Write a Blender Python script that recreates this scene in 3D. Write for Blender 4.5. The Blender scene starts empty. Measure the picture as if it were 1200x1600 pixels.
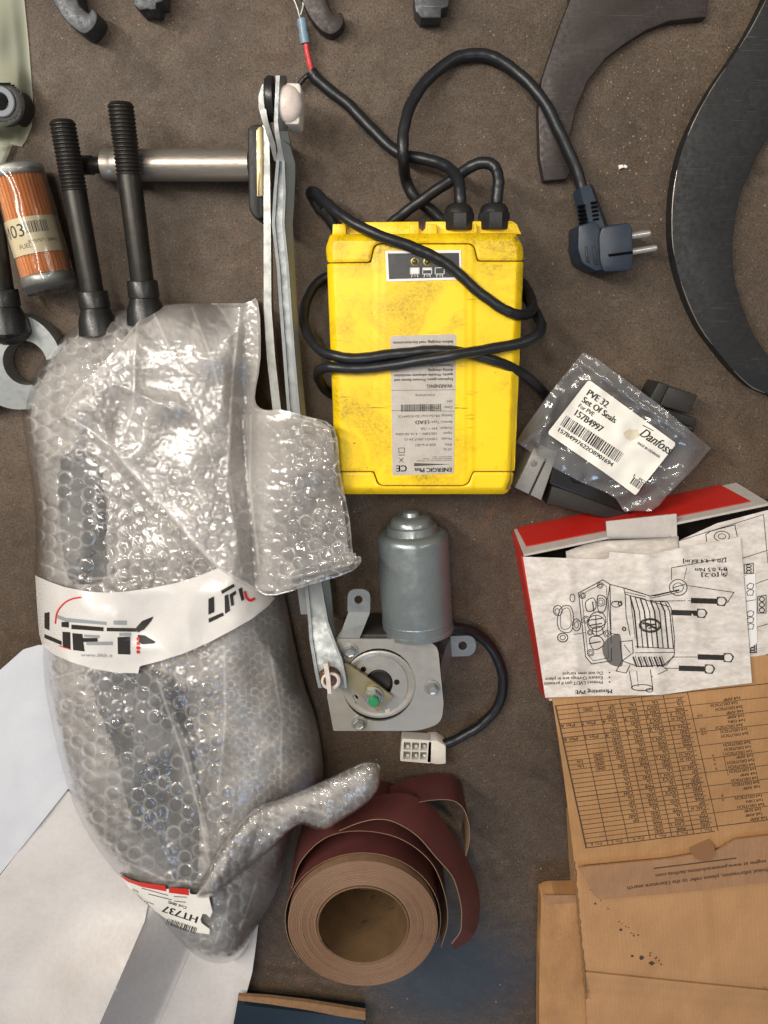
import bpy, bmesh, math, random
import numpy as np
from mathutils import Vector, Matrix

random.seed(7)
rng = np.random.default_rng(7)
scene = bpy.context.scene
col = scene.collection
PI = math.pi

# ------------------------------------------------------------------ camera
TILT = math.radians(14.5)          # the phone looks down at the bench, tipped a little
DIST = 0.70                        # metres from the lens to the middle of the picture
FPX = 1204.0                       # focal length in pixels of a 1200 x 1600 frame
CAM = Vector((0, DIST * math.sin(TILT), DIST * math.cos(TILT)))
cam_data = bpy.data.cameras.new('camera')
cam_data.sensor_fit = 'HORIZONTAL'
cam_data.sensor_width = 36.0
cam_data.lens = 36.0 * FPX / 1200.0
cam_data.clip_start = 0.01
cam_data.clip_end = 50
cam = bpy.data.objects.new('camera', cam_data)
col.objects.link(cam)
cam.location = CAM
cam.rotation_euler = (-TILT, 0, 0)
scene.camera = cam

# ------------------------------------------------------------------ light
world = bpy.data.worlds.new('World')
scene.world = world
world.use_nodes = True
wb = world.node_tree.nodes['Background']
wb.inputs['Color'].default_value = (1.0, 0.95, 0.90, 1)
wb.inputs['Strength'].default_value = 0.18

def area(name, loc, target, sx, sy, power, color):
    l = bpy.data.lights.new(name, 'AREA')
    l.shape = 'RECTANGLE'; l.size = sx; l.size_y = sy
    l.energy = power; l.color = color
    o = bpy.data.objects.new(name, l)
    col.objects.link(o)
    o.location = loc
    d = Vector(target) - Vector(loc)
    o.rotation_euler = d.to_track_quat('-Z', 'Y').to_euler()
    return o

area('ceiling_tube_lamp', (-1.15, 0.75, 1.55), (0, 0.1, 0), 0.10, 1.3, 36, (1.0, 0.94, 0.855))
area('ceiling_tube_lamp', (-0.30, 0.65, 2.0), (0, 0.1, 0), 0.10, 1.3, 17, (1.0, 0.94, 0.855))
area('ceiling_tube_lamp', (1.25, 0.75, 1.9), (0, 0.1, 0), 0.10, 1.3, 6, (1.0, 0.93, 0.84))
area('roof_window', (0.45, -2.8, 2.6), (0.1, -0.4, 0), 0.9, 0.9, 17, (0.42, 0.64, 1.0))

vs = scene.view_settings
vs.view_transform = 'Standard'
vs.look = 'None'
vs.exposure = 0.0
vs.gamma = 1.0
vs.use_curve_mapping = False
scene.cycles.use_denoising = True
scene.cycles.max_bounces = 10
scene.cycles.transparent_max_bounces = 24
scene.cycles.caustics_reflective = False
scene.cycles.caustics_refractive = False
scene.cycles.sample_clamp_indirect = 6

# ------------------------------------------------------------------ measuring helpers
CT, ST = math.cos(TILT), math.sin(TILT)
def P(px, py, z=0.0):
    """World point at height z that a measurement (px, py) on the 1200 x 1600 survey grid stands for."""
    u = (px - 600.0) / FPX; v = -(py - 800.0) / FPX
    dx, dy, dz = u, v * CT - ST, -v * ST - CT
    t = (z - CAM.z) / dz
    return Vector((CAM.x + dx * t, CAM.y + dy * t, z))

def PN(X, Y, Z):
    u = (X - 600.0) / FPX; v = -(Y - 800.0) / FPX
    dx, dy, dz = u, v * CT - ST, -v * ST - CT
    t = (Z - CAM.z) / dz
    return np.stack([CAM.x + dx * t, CAM.y + dy * t, Z], -1)

def mm(px, py, z=0.0):
    """metres per pixel around a spot"""
    return (P(px + 1, py, z) - P(px, py, z)).length

def hexc(h):
    h = h.lstrip('#')
    r = []
    for i in (0, 2, 4):
        c = int(h[i:i + 2], 16) / 255
        r.append(c / 12.92 if c <= 0.04045 else ((c + 0.055) / 1.055) ** 2.4)
    return tuple(r) + (1,)

def hashn(i, j, s=0):
    n = (i.astype(np.int64) * 374761393 + j.astype(np.int64) * 668265263 + s * 974634777) & 0xffffffff
    n = ((n ^ (n >> 13)) * 1274126177) & 0xffffffff
    n = n ^ (n >> 16)
    return (n & 0xffff) / 65535.0

def vnoise(X, Y, s=0):
    i = np.floor(X); j = np.floor(Y); fx = X - i; fy = Y - j
    fx = fx * fx * (3 - 2 * fx); fy = fy * fy * (3 - 2 * fy)
    a = hashn(i, j, s); b = hashn(i + 1, j, s); c = hashn(i, j + 1, s); d = hashn(i + 1, j + 1, s)
    return (a * (1 - fx) + b * fx) * (1 - fy) + (c * (1 - fx) + d * fx) * fy

def sstep(a, b, x):
    t = np.clip((x - a) / (b - a), 0, 1)
    return t * t * (3 - 2 * t)

def poly_inside(poly, X, Y):
    ins = np.zeros(X.shape, bool)
    n = len(poly)
    for k in range(n):
        x0, y0 = poly[k]; x1, y1 = poly[(k + 1) % n]
        if y0 == y1: continue
        c = ((y0 > Y) != (y1 > Y)) & (X < (x1 - x0) * (Y - y0) / (y1 - y0) + x0)
        ins ^= c
    return ins

def poly_dist(poly, X, Y, closed=True):
    """distance to an outline and the nearest point on it"""
    best = np.full(X.shape, 1e9); bx = np.zeros(X.shape); by = np.zeros(X.shape)
    n = len(poly)
    for k in range(n if closed else n - 1):
        x0, y0 = poly[k]; x1, y1 = poly[(k + 1) % n]
        dx, dy = x1 - x0, y1 - y0
        L = dx * dx + dy * dy
        if L == 0: continue
        t = np.clip(((X - x0) * dx + (Y - y0) * dy) / L, 0, 1)
        qx = x0 + t * dx; qy = y0 + t * dy
        d = np.hypot(X - qx, Y - qy)
        m = d < best
        best = np.where(m, d, best); bx = np.where(m, qx, bx); by = np.where(m, qy, by)
    return best, bx, by

def roundpoly(pts, r, n=5):
    out = []
    N = len(pts)
    for k in range(N):
        a = Vector(pts[k - 1]); b = Vector(pts[k]); c = Vector(pts[(k + 1) % N])
        u = a - b; w = c - b
        rr = r[k] if isinstance(r, (list, tuple)) else r
        q = min(rr, u.length * 0.49, w.length * 0.49)
        if q < 0.05:
            out.append(tuple(b)); continue
        p0 = b + u.normalized() * q; p1 = b + w.normalized() * q
        for i in range(n + 1):
            t = i / n
            p = p0 * (1 - t) ** 2 + b * 2 * t * (1 - t) + p1 * t * t
            out.append((p.x, p.y))
    return out

def smooth_closed(pts, n=6):
    out = []
    N = len(pts)
    for k in range(N):
        p0, p1, p2, p3 = (np.array(pts[(k + d) % N], float) for d in (-1, 0, 1, 2))
        for i in range(n):
            t = i / n
            q = 0.5 * ((2 * p1) + (-p0 + p2) * t + (2 * p0 - 5 * p1 + 4 * p2 - p3) * t * t + (-p0 + 3 * p1 - 3 * p2 + p3) * t ** 3)
            out.append(tuple(q))
    return out

def catmull(pts, n=8):
    pts = [np.array(p, float) for p in pts]
    out = []
    for k in range(len(pts) - 1):
        p1, p2 = pts[k], pts[k + 1]
        p0 = pts[k - 1] if k else p1 * 2 - p2
        p3 = pts[k + 2] if k + 2 < len(pts) else p2 * 2 - p1
        for i in range(n):
            t = i / n
            out.append(0.5 * ((2 * p1) + (-p0 + p2) * t + (2 * p0 - 5 * p1 + 4 * p2 - p3) * t * t + (-p0 + 3 * p1 - 3 * p2 + p3) * t ** 3))
    out.append(pts[-1])
    return out

# ------------------------------------------------------------------ mesh builder
ORIGIN = {}
def link(o, parent=None):
    col.objects.link(o)
    if parent is not None:
        o.parent = parent
        if parent.name in ORIGIN:
            o.matrix_parent_inverse = Matrix.Translation(ORIGIN[parent.name]).inverted()
    return o

def thing(name, label, cat, loc=(0, 0, 0), group=None):
    o = bpy.data.objects.new(name, None)
    o.empty_display_size = 0.02
    col.objects.link(o)
    o.location = loc
    ORIGIN[o.name] = Vector(loc)
    return tag(o, label, cat, group)

def tag(o, label=None, cat=None, group=None, kind=None):
    if label: o['label'] = label
    if cat: o['category'] = cat
    if group: o['group'] = group
    if kind: o['kind'] = kind
    return o

class MB:
    def __init__(s):
        s.v = []; s.f = []
    def add(s, verts, faces):
        b = len(s.v)
        s.v.extend([tuple(p) for p in verts])
        s.f.extend([tuple(i + b for i in f) for f in faces])
        return s
    def box(s, p0, p1):
        x0, y0, z0 = p0; x1, y1, z1 = p1
        return s.hexa([(x0, y0, z0), (x1, y0, z0), (x1, y1, z0), (x0, y1, z0), (x0, y0, z1), (x1, y0, z1), (x1, y1, z1), (x0, y1, z1)])
    def hexa(s, c):
        return s.add(c, [(0, 3, 2, 1), (4, 5, 6, 7), (0, 1, 5, 4), (1, 2, 6, 5), (2, 3, 7, 6), (3, 0, 4, 7)])
    def prism(s, xy, z0, z1, bevel=0.0):
        """upright block over a plan outline, top edges eased"""
        xy = [(p[0], p[1]) for p in xy]
        A = sum(xy[k - 1][0] * xy[k][1] - xy[k][0] * xy[k - 1][1] for k in range(len(xy)))
        if A < 0: xy = xy[::-1]
        rings = [(0, z0), (0, z1)] if not bevel else [(0, z0), (0, z1 - bevel), (bevel * 0.35, z1 - bevel * 0.3), (bevel, z1)]
        n = len(xy); verts = []
        for ins, z in rings:
            for k in range(n):
                a = Vector(xy[k - 1]); b = Vector(xy[k]); c = Vector(xy[(k + 1) % n])
                u = (b - a); w = (c - b)
                u = u.normalized() if u.length > 1e-9 else Vector((1, 0)); w = w.normalized() if w.length > 1e-9 else u
                nu = Vector((-u.y, u.x)); nw = Vector((-w.y, w.x))
                m = nu + nw
                m = m / max(0.35, m.length_squared / 2) if m.length > 1e-6 else nu
                q = b + m * ins
                verts.append((q.x, q.y, z))
        faces = [tuple(range(n))[::-1]]
        for r in range(len(rings) - 1):
            for k in range(n):
                k2 = (k + 1) % n
                faces.append((r * n + k, r * n + k2, (r + 1) * n + k2, (r + 1) * n + k))
        faces.append(tuple((len(rings) - 1) * n + k for k in range(n)))
        return s.add(verts, faces)
    def lathe(s, p0, axis, prof, n=24, flat=0.0, ref=None):
        """profile [(distance along axis, radius)] turned round an axis"""
        p0 = Vector(p0); ax = Vector(axis).normalized()
        r0 = Vector(ref) if ref else (Vector((0, 0, 1)) if abs(ax.z) < 0.9 else Vector((1, 0, 0)))
        e1 = (r0 - ax * r0.dot(ax)).normalized(); e2 = ax.cross(e1)
        verts = []; faces = []
        for t, r in prof:
            for k in range(n):
                a = 2 * PI * (k + flat) / n
                verts.append(p0 + ax * t + (e1 * math.cos(a) + e2 * math.sin(a)) * max(r, 1e-6))
        for j in range(len(prof) - 1):
            for k in range(n):
                k2 = (k + 1) % n
                faces.append((j * n + k, j * n + k2, (j + 1) * n + k2, (j + 1) * n + k))
        return s.add(verts, faces)
    def cyl(s, p0, p1, r, n=24, cap=True, r1=None):
        p0 = Vector(p0); p1 = Vector(p1); L = (p1 - p0).length
        r1 = r if r1 is None else r1
        prof = ([(0, 0)] if cap else []) + [(0, r), (L, r1)] + ([(L, 0)] if cap else [])
        return s.lathe(p0, p1 - p0, prof, n)
    def tube(s, path, r, n=10, cap=True):
        path = [Vector(p) for p in path]
        N = len(path); verts = []; faces = []
        e = None
        for k, p in enumerate(path):
            t = (path[min(k + 1, N - 1)] - path[max(k - 1, 0)]).normalized()
            if e is None:
                e = Vector((0, 0, 1)) if abs(t.z) < 0.9 else Vector((1, 0, 0))
            e = (e - t * e.dot(t)).normalized(); f = t.cross(e)
            rr = r[k] if isinstance(r, (list, tuple)) else r
            for i in range(n):
                a = 2 * PI * i / n
                verts.append(p + (e * math.cos(a) + f * math.sin(a)) * rr)
        for k in range(N - 1):
            for i in range(n):
                i2 = (i + 1) % n
                faces.append((k * n + i, k * n + i2, (k + 1) * n + i2, (k + 1) * n + i))
        if cap:
            faces.append(tuple(range(n))[::-1]); faces.append(tuple((N - 1) * n + i for i in range(n)))
        return s.add(verts, faces)
    def ball(s, c, r, nu=16, nv=10, sq=(1, 1, 1)):
        c = Vector(c)
        prof = []
        verts = []; faces = []
        for j in range(nv + 1):
            th = PI * j / nv
            for i in range(nu):
                a = 2 * PI * i / nu
                verts.append((c.x + r * sq[0] * math.sin(th) * math.cos(a), c.y + r * sq[1] * math.sin(th) * math.sin(a), c.z + r * sq[2] * math.cos(th)))
        for j in range(nv):
            for i in range(nu):
                i2 = (i + 1) % nu
                faces.append((j * nu + i, (j + 1) * nu + i, (j + 1) * nu + i2, j * nu + i2))
        return s.add(verts, faces)
    def strip(s, left, right, zl, zr, thick):
        """bar between two edge lines of plan points, zl / zr heights of its top edges"""
        n = len(left); verts = []
        for k in range(n):
            a = P(left[k][0], left[k][1], zl[k]); b = P(right[k][0], right[k][1], zr[k])
            verts += [a, b, b - Vector((0, 0, thick)), a - Vector((0, 0, thick))]
        faces = []
        for k in range(n - 1):
            o, q = 4 * k, 4 * k + 4
            for i in range(4):
                i2 = (i + 1) % 4
                faces.append((o + i, q + i, q + i2, o + i2))
        faces += [(0, 1, 2, 3), tuple(4 * (n - 1) + i for i in (3, 2, 1, 0))]
        return s.add(verts, faces)
    def build(s, name, m, parent=None, smooth=40, uv=None):
        me = bpy.data.meshes.new(name)
        me.from_pydata(s.v, [], s.f)
        bm = bmesh.new(); bm.from_mesh(me)
        bmesh.ops.remove_doubles(bm, verts=bm.verts, dist=1e-6)
        bmesh.ops.recalc_face_normals(bm, faces=bm.faces)
        bm.to_mesh(me); bm.free()
        return finish(me, name, m, parent, smooth)

def finish(me, name, m, parent=None, smooth=40):
    if smooth:
        me.polygons.foreach_set('use_smooth', [True] * len(me.polygons))
        me.set_sharp_from_angle(angle=math.radians(smooth))
    me.materials.append(MAT[m] if isinstance(m, str) else m)
    o = bpy.data.objects.new(name, me)
    return link(o, parent)

def plate(name, m, outline, holes, z0, z1, parent=None, px=True, smooth=40):
    """flat plate with real holes; outline and holes are plan outlines"""
    bm = bmesh.new()
    def ring(pts, z):
        vs_ = []
        for p in pts:
            q = P(p[0], p[1], z1) if px else Vector((p[0], p[1], 0))
            vs_.append(bm.verts.new((q.x, q.y, z)))
        return vs_, [bm.edges.new((vs_[k - 1], vs_[k])) for k in range(len(vs_))]
    for z in (z1, z0):
        E = []
        R = []
        for pts in [outline] + list(holes):
            v_, e_ = ring(pts, z); E += e_; R.append(v_)
        bmesh.ops.triangle_fill(bm, use_beauty=True, use_dissolve=False, edges=E)
        if z == z1: top = R
    for a, b in zip(top, R):
        n = len(a)
        for k in range(n):
            bm.faces.new((a[k - 1], a[k], b[k], b[k - 1]))
    bmesh.ops.recalc_face_normals(bm, faces=bm.faces)
    me = bpy.data.meshes.new(name); bm.to_mesh(me); bm.free()
    return finish(me, name, m, parent, smooth)

def circ(x, y, r, n=20, ry=None):
    ry = r if ry is None else ry
    return [(x + r * math.cos(2 * PI * k / n), y + ry * math.sin(2 * PI * k / n)) for k in range(n)]

def sheet(name, m, outline, zfun, step=4.0, skirt=None, thick=None, parent=None, smooth=60, attr=None):
    """surface over a plan outline; zfun(X, Y, distance to the outline) gives heights.
    skirt: height the rim drops to; thick: solid thickness below the surface"""
    xs = [p[0] for p in outline]; ys = [p[1] for p in outline]
    gx = np.arange(min(xs) - step, max(xs) + step * 1.5, step); gy = np.arange(min(ys) - step, max(ys) + step * 1.5, step)
    X, Y = np.meshgrid(gx, gy)
    ins = poly_inside(outline, X, Y)
    D, bx, by = poly_dist(outline, X, Y)
    keepc = ins[:-1, :-1] | ins[1:, :-1] | ins[:-1, 1:] | ins[1:, 1:]
    Xs = np.where(ins, X, bx); Ys = np.where(ins, Y, by); D = np.where(ins, D, 0.0)
    Z = zfun(Xs, Ys, D)
    V = PN(Xs.ravel(), Ys.ravel(), np.broadcast_to(Z, Xs.shape).ravel().astype(float))
    W = X.shape[1]
    jj, ii = np.nonzero(keepc)
    a = jj * W + ii
    F = np.stack([a, a + W, a + W + 1, a + 1], 1)
    used = np.unique(F); remap = np.full(X.size, -1); remap[used] = np.arange(len(used))
    me = bpy.data.meshes.new(name)
    me.from_pydata(V[used].tolist(), [], remap[F].tolist())
    if attr is not None:
        got = attr(Xs, Ys, D)
        for nm_, va_ in zip(('web', 'matte'), got if isinstance(got, tuple) else (got,)):
            me.attributes.new(nm_, 'FLOAT', 'POINT').data.foreach_set('value', np.broadcast_to(va_, Xs.shape).ravel()[used].astype(np.float32))
    bm = bmesh.new(); bm.from_mesh(me)
    bmesh.ops.remove_doubles(bm, verts=bm.verts, dist=2e-5)
    if skirt is not None or thick is not None:
        bmesh.ops.recalc_face_normals(bm, faces=bm.faces)
    if skirt is not None:
        be = [e for e in bm.edges if e.is_boundary]
        r = bmesh.ops.extrude_edge_only(bm, edges=be)
        for v in r['geom']:
            if isinstance(v, bmesh.types.BMVert):
                v.co.z = skirt
    if thick is not None:
        top = list(bm.faces)
        d = bmesh.ops.duplicate(bm, geom=list(bm.verts) + list(bm.edges) + top)
        vm = d['vert_map']
        pairs = [(v, vm[v]) for v in list(vm.keys()) if v in vm and v.is_valid]
        be = [e for f in top for e in f.edges if e.is_boundary]
        bot = [g for g in d['geom'] if isinstance(g, bmesh.types.BMVert)]
        be = list(set(be))
        for e in be:
            a_, b_ = e.verts
            try: bm.faces.new((a_, b_, vm[b_], vm[a_]))
            except Exception: pass
        for v in bot: v.co.z -= thick
    bmesh.ops.recalc_face_normals(bm, faces=bm.faces)
    if skirt is None and thick is None:
        s = sum(f.normal.z * f.calc_area() for f in bm.faces)
        if s < 0: bmesh.ops.reverse_faces(bm, faces=bm.faces)
    bm.to_mesh(me); bm.free()
    return finish(me, name, m, parent, smooth)

# --- print: flat lettering and lines laid on a surface
_tc = {}
def text_poly(s):
    if s in _tc: return _tc[s]
    cu = bpy.data.curves.new('t', 'FONT'); cu.body = s; cu.size = 1.0; cu.resolution_u = 3
    o = bpy.data.objects.new('t', cu); col.objects.link(o)
    me = o.to_mesh()
    v = np.array([x.co[:2] for x in me.vertices], float).reshape(-1, 2); f = [tuple(p.vertices) for p in me.polygons]
    o.to_mesh_clear(); bpy.data.objects.remove(o); bpy.data.curves.remove(cu)
    w = v[:, 0].max() if len(v) else 0
    _tc[s] = (v, f, w)
    return _tc[s]

class Print:
    """collects lettering / lines in survey coordinates, then lays them on a surface height function"""
    def __init__(s): s.v = []; s.f = []
    def add(s, pts, faces):
        b = len(s.v); s.v.extend(pts); s.f.extend([tuple(i + b for i in f) for f in faces]); return s
    def poly(s, pts): return s.add([tuple(p) for p in pts], [tuple(range(len(pts)))])
    def line(s, pts, w=1.0, closed=False):
        pts = [np.array(p, float) for p in pts]
        if closed: pts = pts + [pts[0]]
        for a, b in zip(pts[:-1], pts[1:]):
            d = b - a; L = np.hypot(*d)
            if L < 1e-6: continue
            d /= L; n = np.array((-d[1], d[0])) * w / 2; e = d * w * 0.3
            m = max(1, int(L / 14))
            for i in range(m):
                p = a + (b - a) * i / m - (e if i == 0 else 0); q = a + (b - a) * (i + 1) / m + (e if i == m - 1 else 0)
                s.add([tuple(p + n), tuple(q + n), tuple(q - n), tuple(p - n)], [(0, 1, 2, 3)])
        return s
    def text(s, body, org, ux, uy, size=1.0, width=None, align='L', bold=0.0):
        """org: baseline start; ux, uy: unit vectors right / up of the reading direction; size: cap scale"""
        v, f, w = text_poly(body)
        if not len(v): return s
        sx = size if width is None else width / w
        off = {'L': 0, 'C': -w * sx / 2, 'R': -w * sx}[align]
        offs = [0.0] if not bold else [-bold, 0.0, bold]
        for bo in offs:
            pts = [(org[0] + ux[0] * (x * sx + off + bo) + uy[0] * y * size, org[1] + ux[1] * (x * sx + off + bo) + uy[1] * y * size) for x, y in v]
            s.add(pts, f)
        return s
    def bars(s, org, ux, uy, length, height, seed=1, unit=1.1):
        r = random.Random(seed); t = 0
        while t < length:
            w = unit * r.choice((0.6, 0.6, 1.0, 1.5)); g = unit * r.choice((0.6, 0.8, 1.2))
            w = min(w, length - t)
            a = (org[0] + ux[0] * t, org[1] + ux[1] * t); b = (org[0] + ux[0] * (t + w), org[1] + ux[1] * (t + w))
            s.poly([a, b, (b[0] + uy[0] * height, b[1] + uy[1] * height), (a[0] + uy[0] * height, a[1] + uy[1] * height)])
            t += w + g
        return s
    def build(s, name, m, zfun, parent=None, lift=0.00025, cut=0):
        if cut:
            bm = bmesh.new()
            vv = [bm.verts.new((x, y, 0)) for x, y in s.v]
            for f in s.f: bm.faces.new([vv[i] for i in f])
            bmesh.ops.triangulate(bm, faces=bm.faces)
            for ax_ in (0, 1):
                q = [v[ax_] for v in s.v]; t = min(q) + cut
                while t < max(q):
                    co = (t, 0, 0) if ax_ == 0 else (0, t, 0); no = (1, 0, 0) if ax_ == 0 else (0, 1, 0)
                    bmesh.ops.bisect_plane(bm, geom=bm.verts[:] + bm.edges[:] + bm.faces[:], plane_co=co, plane_no=no)
                    t += cut
            bm.verts.index_update()
            s.v = [(v.co.x, v.co.y) for v in bm.verts]; s.f = [tuple(v.index for v in f.verts) for f in bm.faces]
            bm.free()
        A = np.array(s.v, float)
        Z = zfun(A[:, 0], A[:, 1])
        V = PN(A[:, 0], A[:, 1], np.broadcast_to(Z, A[:, 0].shape) + lift)
        me = bpy.data.meshes.new(name); me.from_pydata(V.tolist(), [], s.f)
        bm = bmesh.new(); bm.from_mesh(me)
        for f in bm.faces:
            f.normal_update()
        bmesh.ops.reverse_faces(bm, faces=[f for f in bm.faces if f.normal.z < 0])
        bm.to_mesh(me); bm.free()
        return finish(me, name, m, parent, 0)

def frame(p0, p1):
    """unit reading vectors for lettering that runs from p0 to p1"""
    d = np.array(p1, float) - np.array(p0, float); d /= np.hypot(*d)
    return (d[0], d[1]), (d[1], -d[0])

# ------------------------------------------------------------------ materials
MAT = {}
def nmat(name):
    m = bpy.data.materials.new(name); m.use_nodes = True
    nt = m.node_tree
    MAT[name] = m
    return m, nt, nt.nodes['Principled BSDF']
def N(nt, t, **kw):
    n = nt.nodes.new(t)
    for k, v in kw.items():
        if k.startswith('i_'):
            n.inputs[k[2:].replace('_', ' ')].default_value = v
        else: setattr(n, k, v)
    return n
def coords(nt, scale=(1, 1, 1)):
    tc = N(nt, 'ShaderNodeTexCoord'); mp = N(nt, 'ShaderNodeMapping')
    mp.inputs['Scale'].default_value = scale
    nt.links.new(tc.outputs['Object'], mp.inputs['Vector'])
    return mp.outputs['Vector']
def noise(nt, vec, scale, detail=4, rough=0.55, dist=0.0):
    n = N(nt, 'ShaderNodeTexNoise'); n.inputs['Scale'].default_value = scale; n.inputs['Detail'].default_value = detail
    n.inputs['Roughness'].default_value = rough; n.inputs['Distortion'].default_value = dist
    nt.links.new(vec, n.inputs['Vector']); return n.outputs['Fac']
def ramp(nt, fac, stops):
    r = N(nt, 'ShaderNodeValToRGB')
    while len(r.color_ramp.elements) < len(stops): r.color_ramp.elements.new(0.5)
    for e, (p, c) in zip(r.color_ramp.elements, stops):
        e.position = p; e.color = c if isinstance(c, (tuple, list)) else (c, c, c, 1)
    nt.links.new(fac, r.inputs['Fac']); return r.outputs['Color']
def mix(nt, fac, a, b, mode='MIX'):
    n = N(nt, 'ShaderNodeMix', data_type='RGBA', blend_type=mode)
    for k, v in ((0, fac), (6, a), (7, b)):
        if hasattr(v, 'is_linked'): nt.links.new(v, n.inputs[k])
        else: n.inputs[k].default_value = v
    return n.outputs[2]
def bump(nt, h, strength, dist=0.001, bs=None):
    b = N(nt, 'ShaderNodeBump'); b.inputs['Strength'].default_value = strength; b.inputs['Distance'].default_value = dist
    nt.links.new(h, b.inputs['Height'])
    if bs: nt.links.new(b.outputs['Normal'], bs.inputs['Normal'])
    return b.outputs['Normal']

def worn(name, base, dark, rough=0.5, metal=0.0, s1=120, s2=900, amount=0.6, grain=(1, 1, 1), bstr=0.2, spec=0.5, speck=None, flute=0):
    """base colour broken up by blotches of wear and fine grain"""
    m, nt, bs = nmat(name)
    v = coords(nt, grain)
    a = ramp(nt, noise(nt, v, s1, 5, 0.6, 0.3), [(0.35, 0.0), (0.7, 1.0)])
    b = ramp(nt, noise(nt, v, s2, 3, 0.6), [(0.35, 0.0), (0.75, 1.0)])
    f = mix(nt, 0.4, a, b)
    mlt = N(nt, 'ShaderNodeMath', operation='MULTIPLY'); mlt.inputs[1].default_value = amount
    nt.links.new(f, mlt.inputs[0])
    c = mix(nt, mlt.outputs[0], base, dark)
    if speck:
        sp = ramp(nt, noise(nt, v, speck[1], 2, 0.5), [(speck[2], 0.0), (speck[2] + 0.04, 1.0)])
        c = mix(nt, sp, c, speck[0])
    nt.links.new(c, bs.inputs['Base Color'])
    r = N(nt, 'ShaderNodeMapRange'); r.inputs['To Min'].default_value = max(0.03, rough - 0.12); r.inputs['To Max'].default_value = min(1, rough + 0.15)
    nt.links.new(b, r.inputs['Value']); nt.links.new(r.outputs['Result'], bs.inputs['Roughness'])
    bs.inputs['Metallic'].default_value = metal
    bs.inputs['Specular IOR Level'].default_value = spec
    if flute:
        wv = N(nt, 'ShaderNodeTexWave', wave_type='BANDS', bands_direction='X'); wv.inputs['Scale'].default_value = flute; wv.inputs['Distortion'].default_value = 0.6; wv.inputs['Detail'].default_value = 2
        tc2 = N(nt, 'ShaderNodeTexCoord'); mp2 = N(nt, 'ShaderNodeMapping'); mp2.inputs['Rotation'].default_value = (0, 0, -0.16)
        nt.links.new(tc2.outputs['Object'], mp2.inputs['Vector']); nt.links.new(mp2.outputs['Vector'], wv.inputs['Vector'])
        c2 = mix(nt, 0.02, c, wv.outputs['Color'], 'OVERLAY'); nt.links.new(c2, bs.inputs['Base Color'])
        f = mix(nt, 0.2, f, wv.outputs['Color'])
    if bstr: bump(nt, f, bstr, 0.0004, bs)
    return m

def flat(name, c, rough=0.5, metal=0.0, spec=0.5):
    m, nt, bs = nmat(name)
    bs.inputs['Base Color'].default_value = c; bs.inputs['Roughness'].default_value = rough
    bs.inputs['Metallic'].default_value = metal; bs.inputs['Specular IOR Level'].default_value = spec
    return m

# bench top: dirty, rust-brown sheet with dust, grease, drag marks, pale specks and a soft blue-grey patch
m, nt, bs = nmat('bench')
v = coords(nt)
big = noise(nt, v, 5.5, 5, 0.6, 0.6)
c = ramp(nt, big, [(0.30, hexc('#392d24')), (0.50, hexc('#554739')), (0.70, hexc('#6c5b4c'))])
mid = noise(nt, v, 48, 7, 0.72, 0.5)
c = mix(nt, ramp(nt, mid, [(0.40, 0.0), (0.66, 0.75)]), c, hexc('#35291f'))
dust = noise(nt, v, 95, 6, 0.75, 0.2)
c = mix(nt, ramp(nt, dust, [(0.50, 0.0), (0.70, 0.55)]), c, hexc('#6f5e4d'))
rust = ramp(nt, noise(nt, v, 16, 6, 0.75, 0.9), [(0.58, 0.0), (0.70, 0.55)])
c = mix(nt, rust, c, hexc('#6f4626'))
fine = noise(nt, v, 1500, 3, 0.7)
c = mix(nt, ramp(nt, fine, [(0.48, 0.0), (0.66, 0.85)]), c, hexc('#766552'))
fine2 = noise(nt, v, 520, 5, 0.75)
c = mix(nt, ramp(nt, fine2, [(0.48, 0.0), (0.64, 0.8)]), c, hexc('#281f17'))
spots = ramp(nt, noise(nt, v, 70, 3, 0.6, 0.4), [(0.70, 0.0), (0.76, 0.75)])
c = mix(nt, spots, c, hexc('#241b13'))
c = mix(nt, ramp(nt, noise(nt, v, 9, 7, 0.72, 0.7), [(0.60, 0.0), (0.68, 0.6)]), c, hexc('#2b2119'))
sp = ramp(nt, noise(nt, v, 640, 1, 0.4), [(0.745, 0.0), (0.775, 0.95)])
c = mix(nt, sp, c, hexc('#b09a7c'))
for rot, sc_, thr in ((0.35, 26, 0.68), (-0.9, 34, 0.70), (1.45, 22, 0.69)):
    mp = N(nt, 'ShaderNodeMapping'); mp.inputs['Rotation'].default_value = (0, 0, rot); mp.inputs['Scale'].default_value = (0.5, 26, 1)
    tcn = N(nt, 'ShaderNodeTexCoord'); nt.links.new(tcn.outputs['Object'], mp.inputs['Vector'])
    c = mix(nt, ramp(nt, noise(nt, mp.outputs['Vector'], sc_, 3, 0.6), [(thr, 0.0), (thr + 0.05, 0.45)]), c, hexc('#78664f'))
# soft blue-grey patch mixed into the bench colour, its border broken by noise
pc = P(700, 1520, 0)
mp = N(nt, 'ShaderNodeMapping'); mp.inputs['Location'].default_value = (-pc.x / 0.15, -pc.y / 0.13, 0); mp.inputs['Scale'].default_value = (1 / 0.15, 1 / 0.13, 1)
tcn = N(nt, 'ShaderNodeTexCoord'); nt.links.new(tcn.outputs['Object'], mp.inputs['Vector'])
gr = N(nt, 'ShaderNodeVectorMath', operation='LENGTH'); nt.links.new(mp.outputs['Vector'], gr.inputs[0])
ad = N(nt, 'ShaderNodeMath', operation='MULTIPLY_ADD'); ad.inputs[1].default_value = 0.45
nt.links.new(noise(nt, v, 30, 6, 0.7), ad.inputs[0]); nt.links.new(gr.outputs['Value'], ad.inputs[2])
c = mix(nt, ramp(nt, ad.outputs[0], [(0.50, 0.78), (1.25, 0.0)]), c, hexc('#2f3c4a'))
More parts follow.
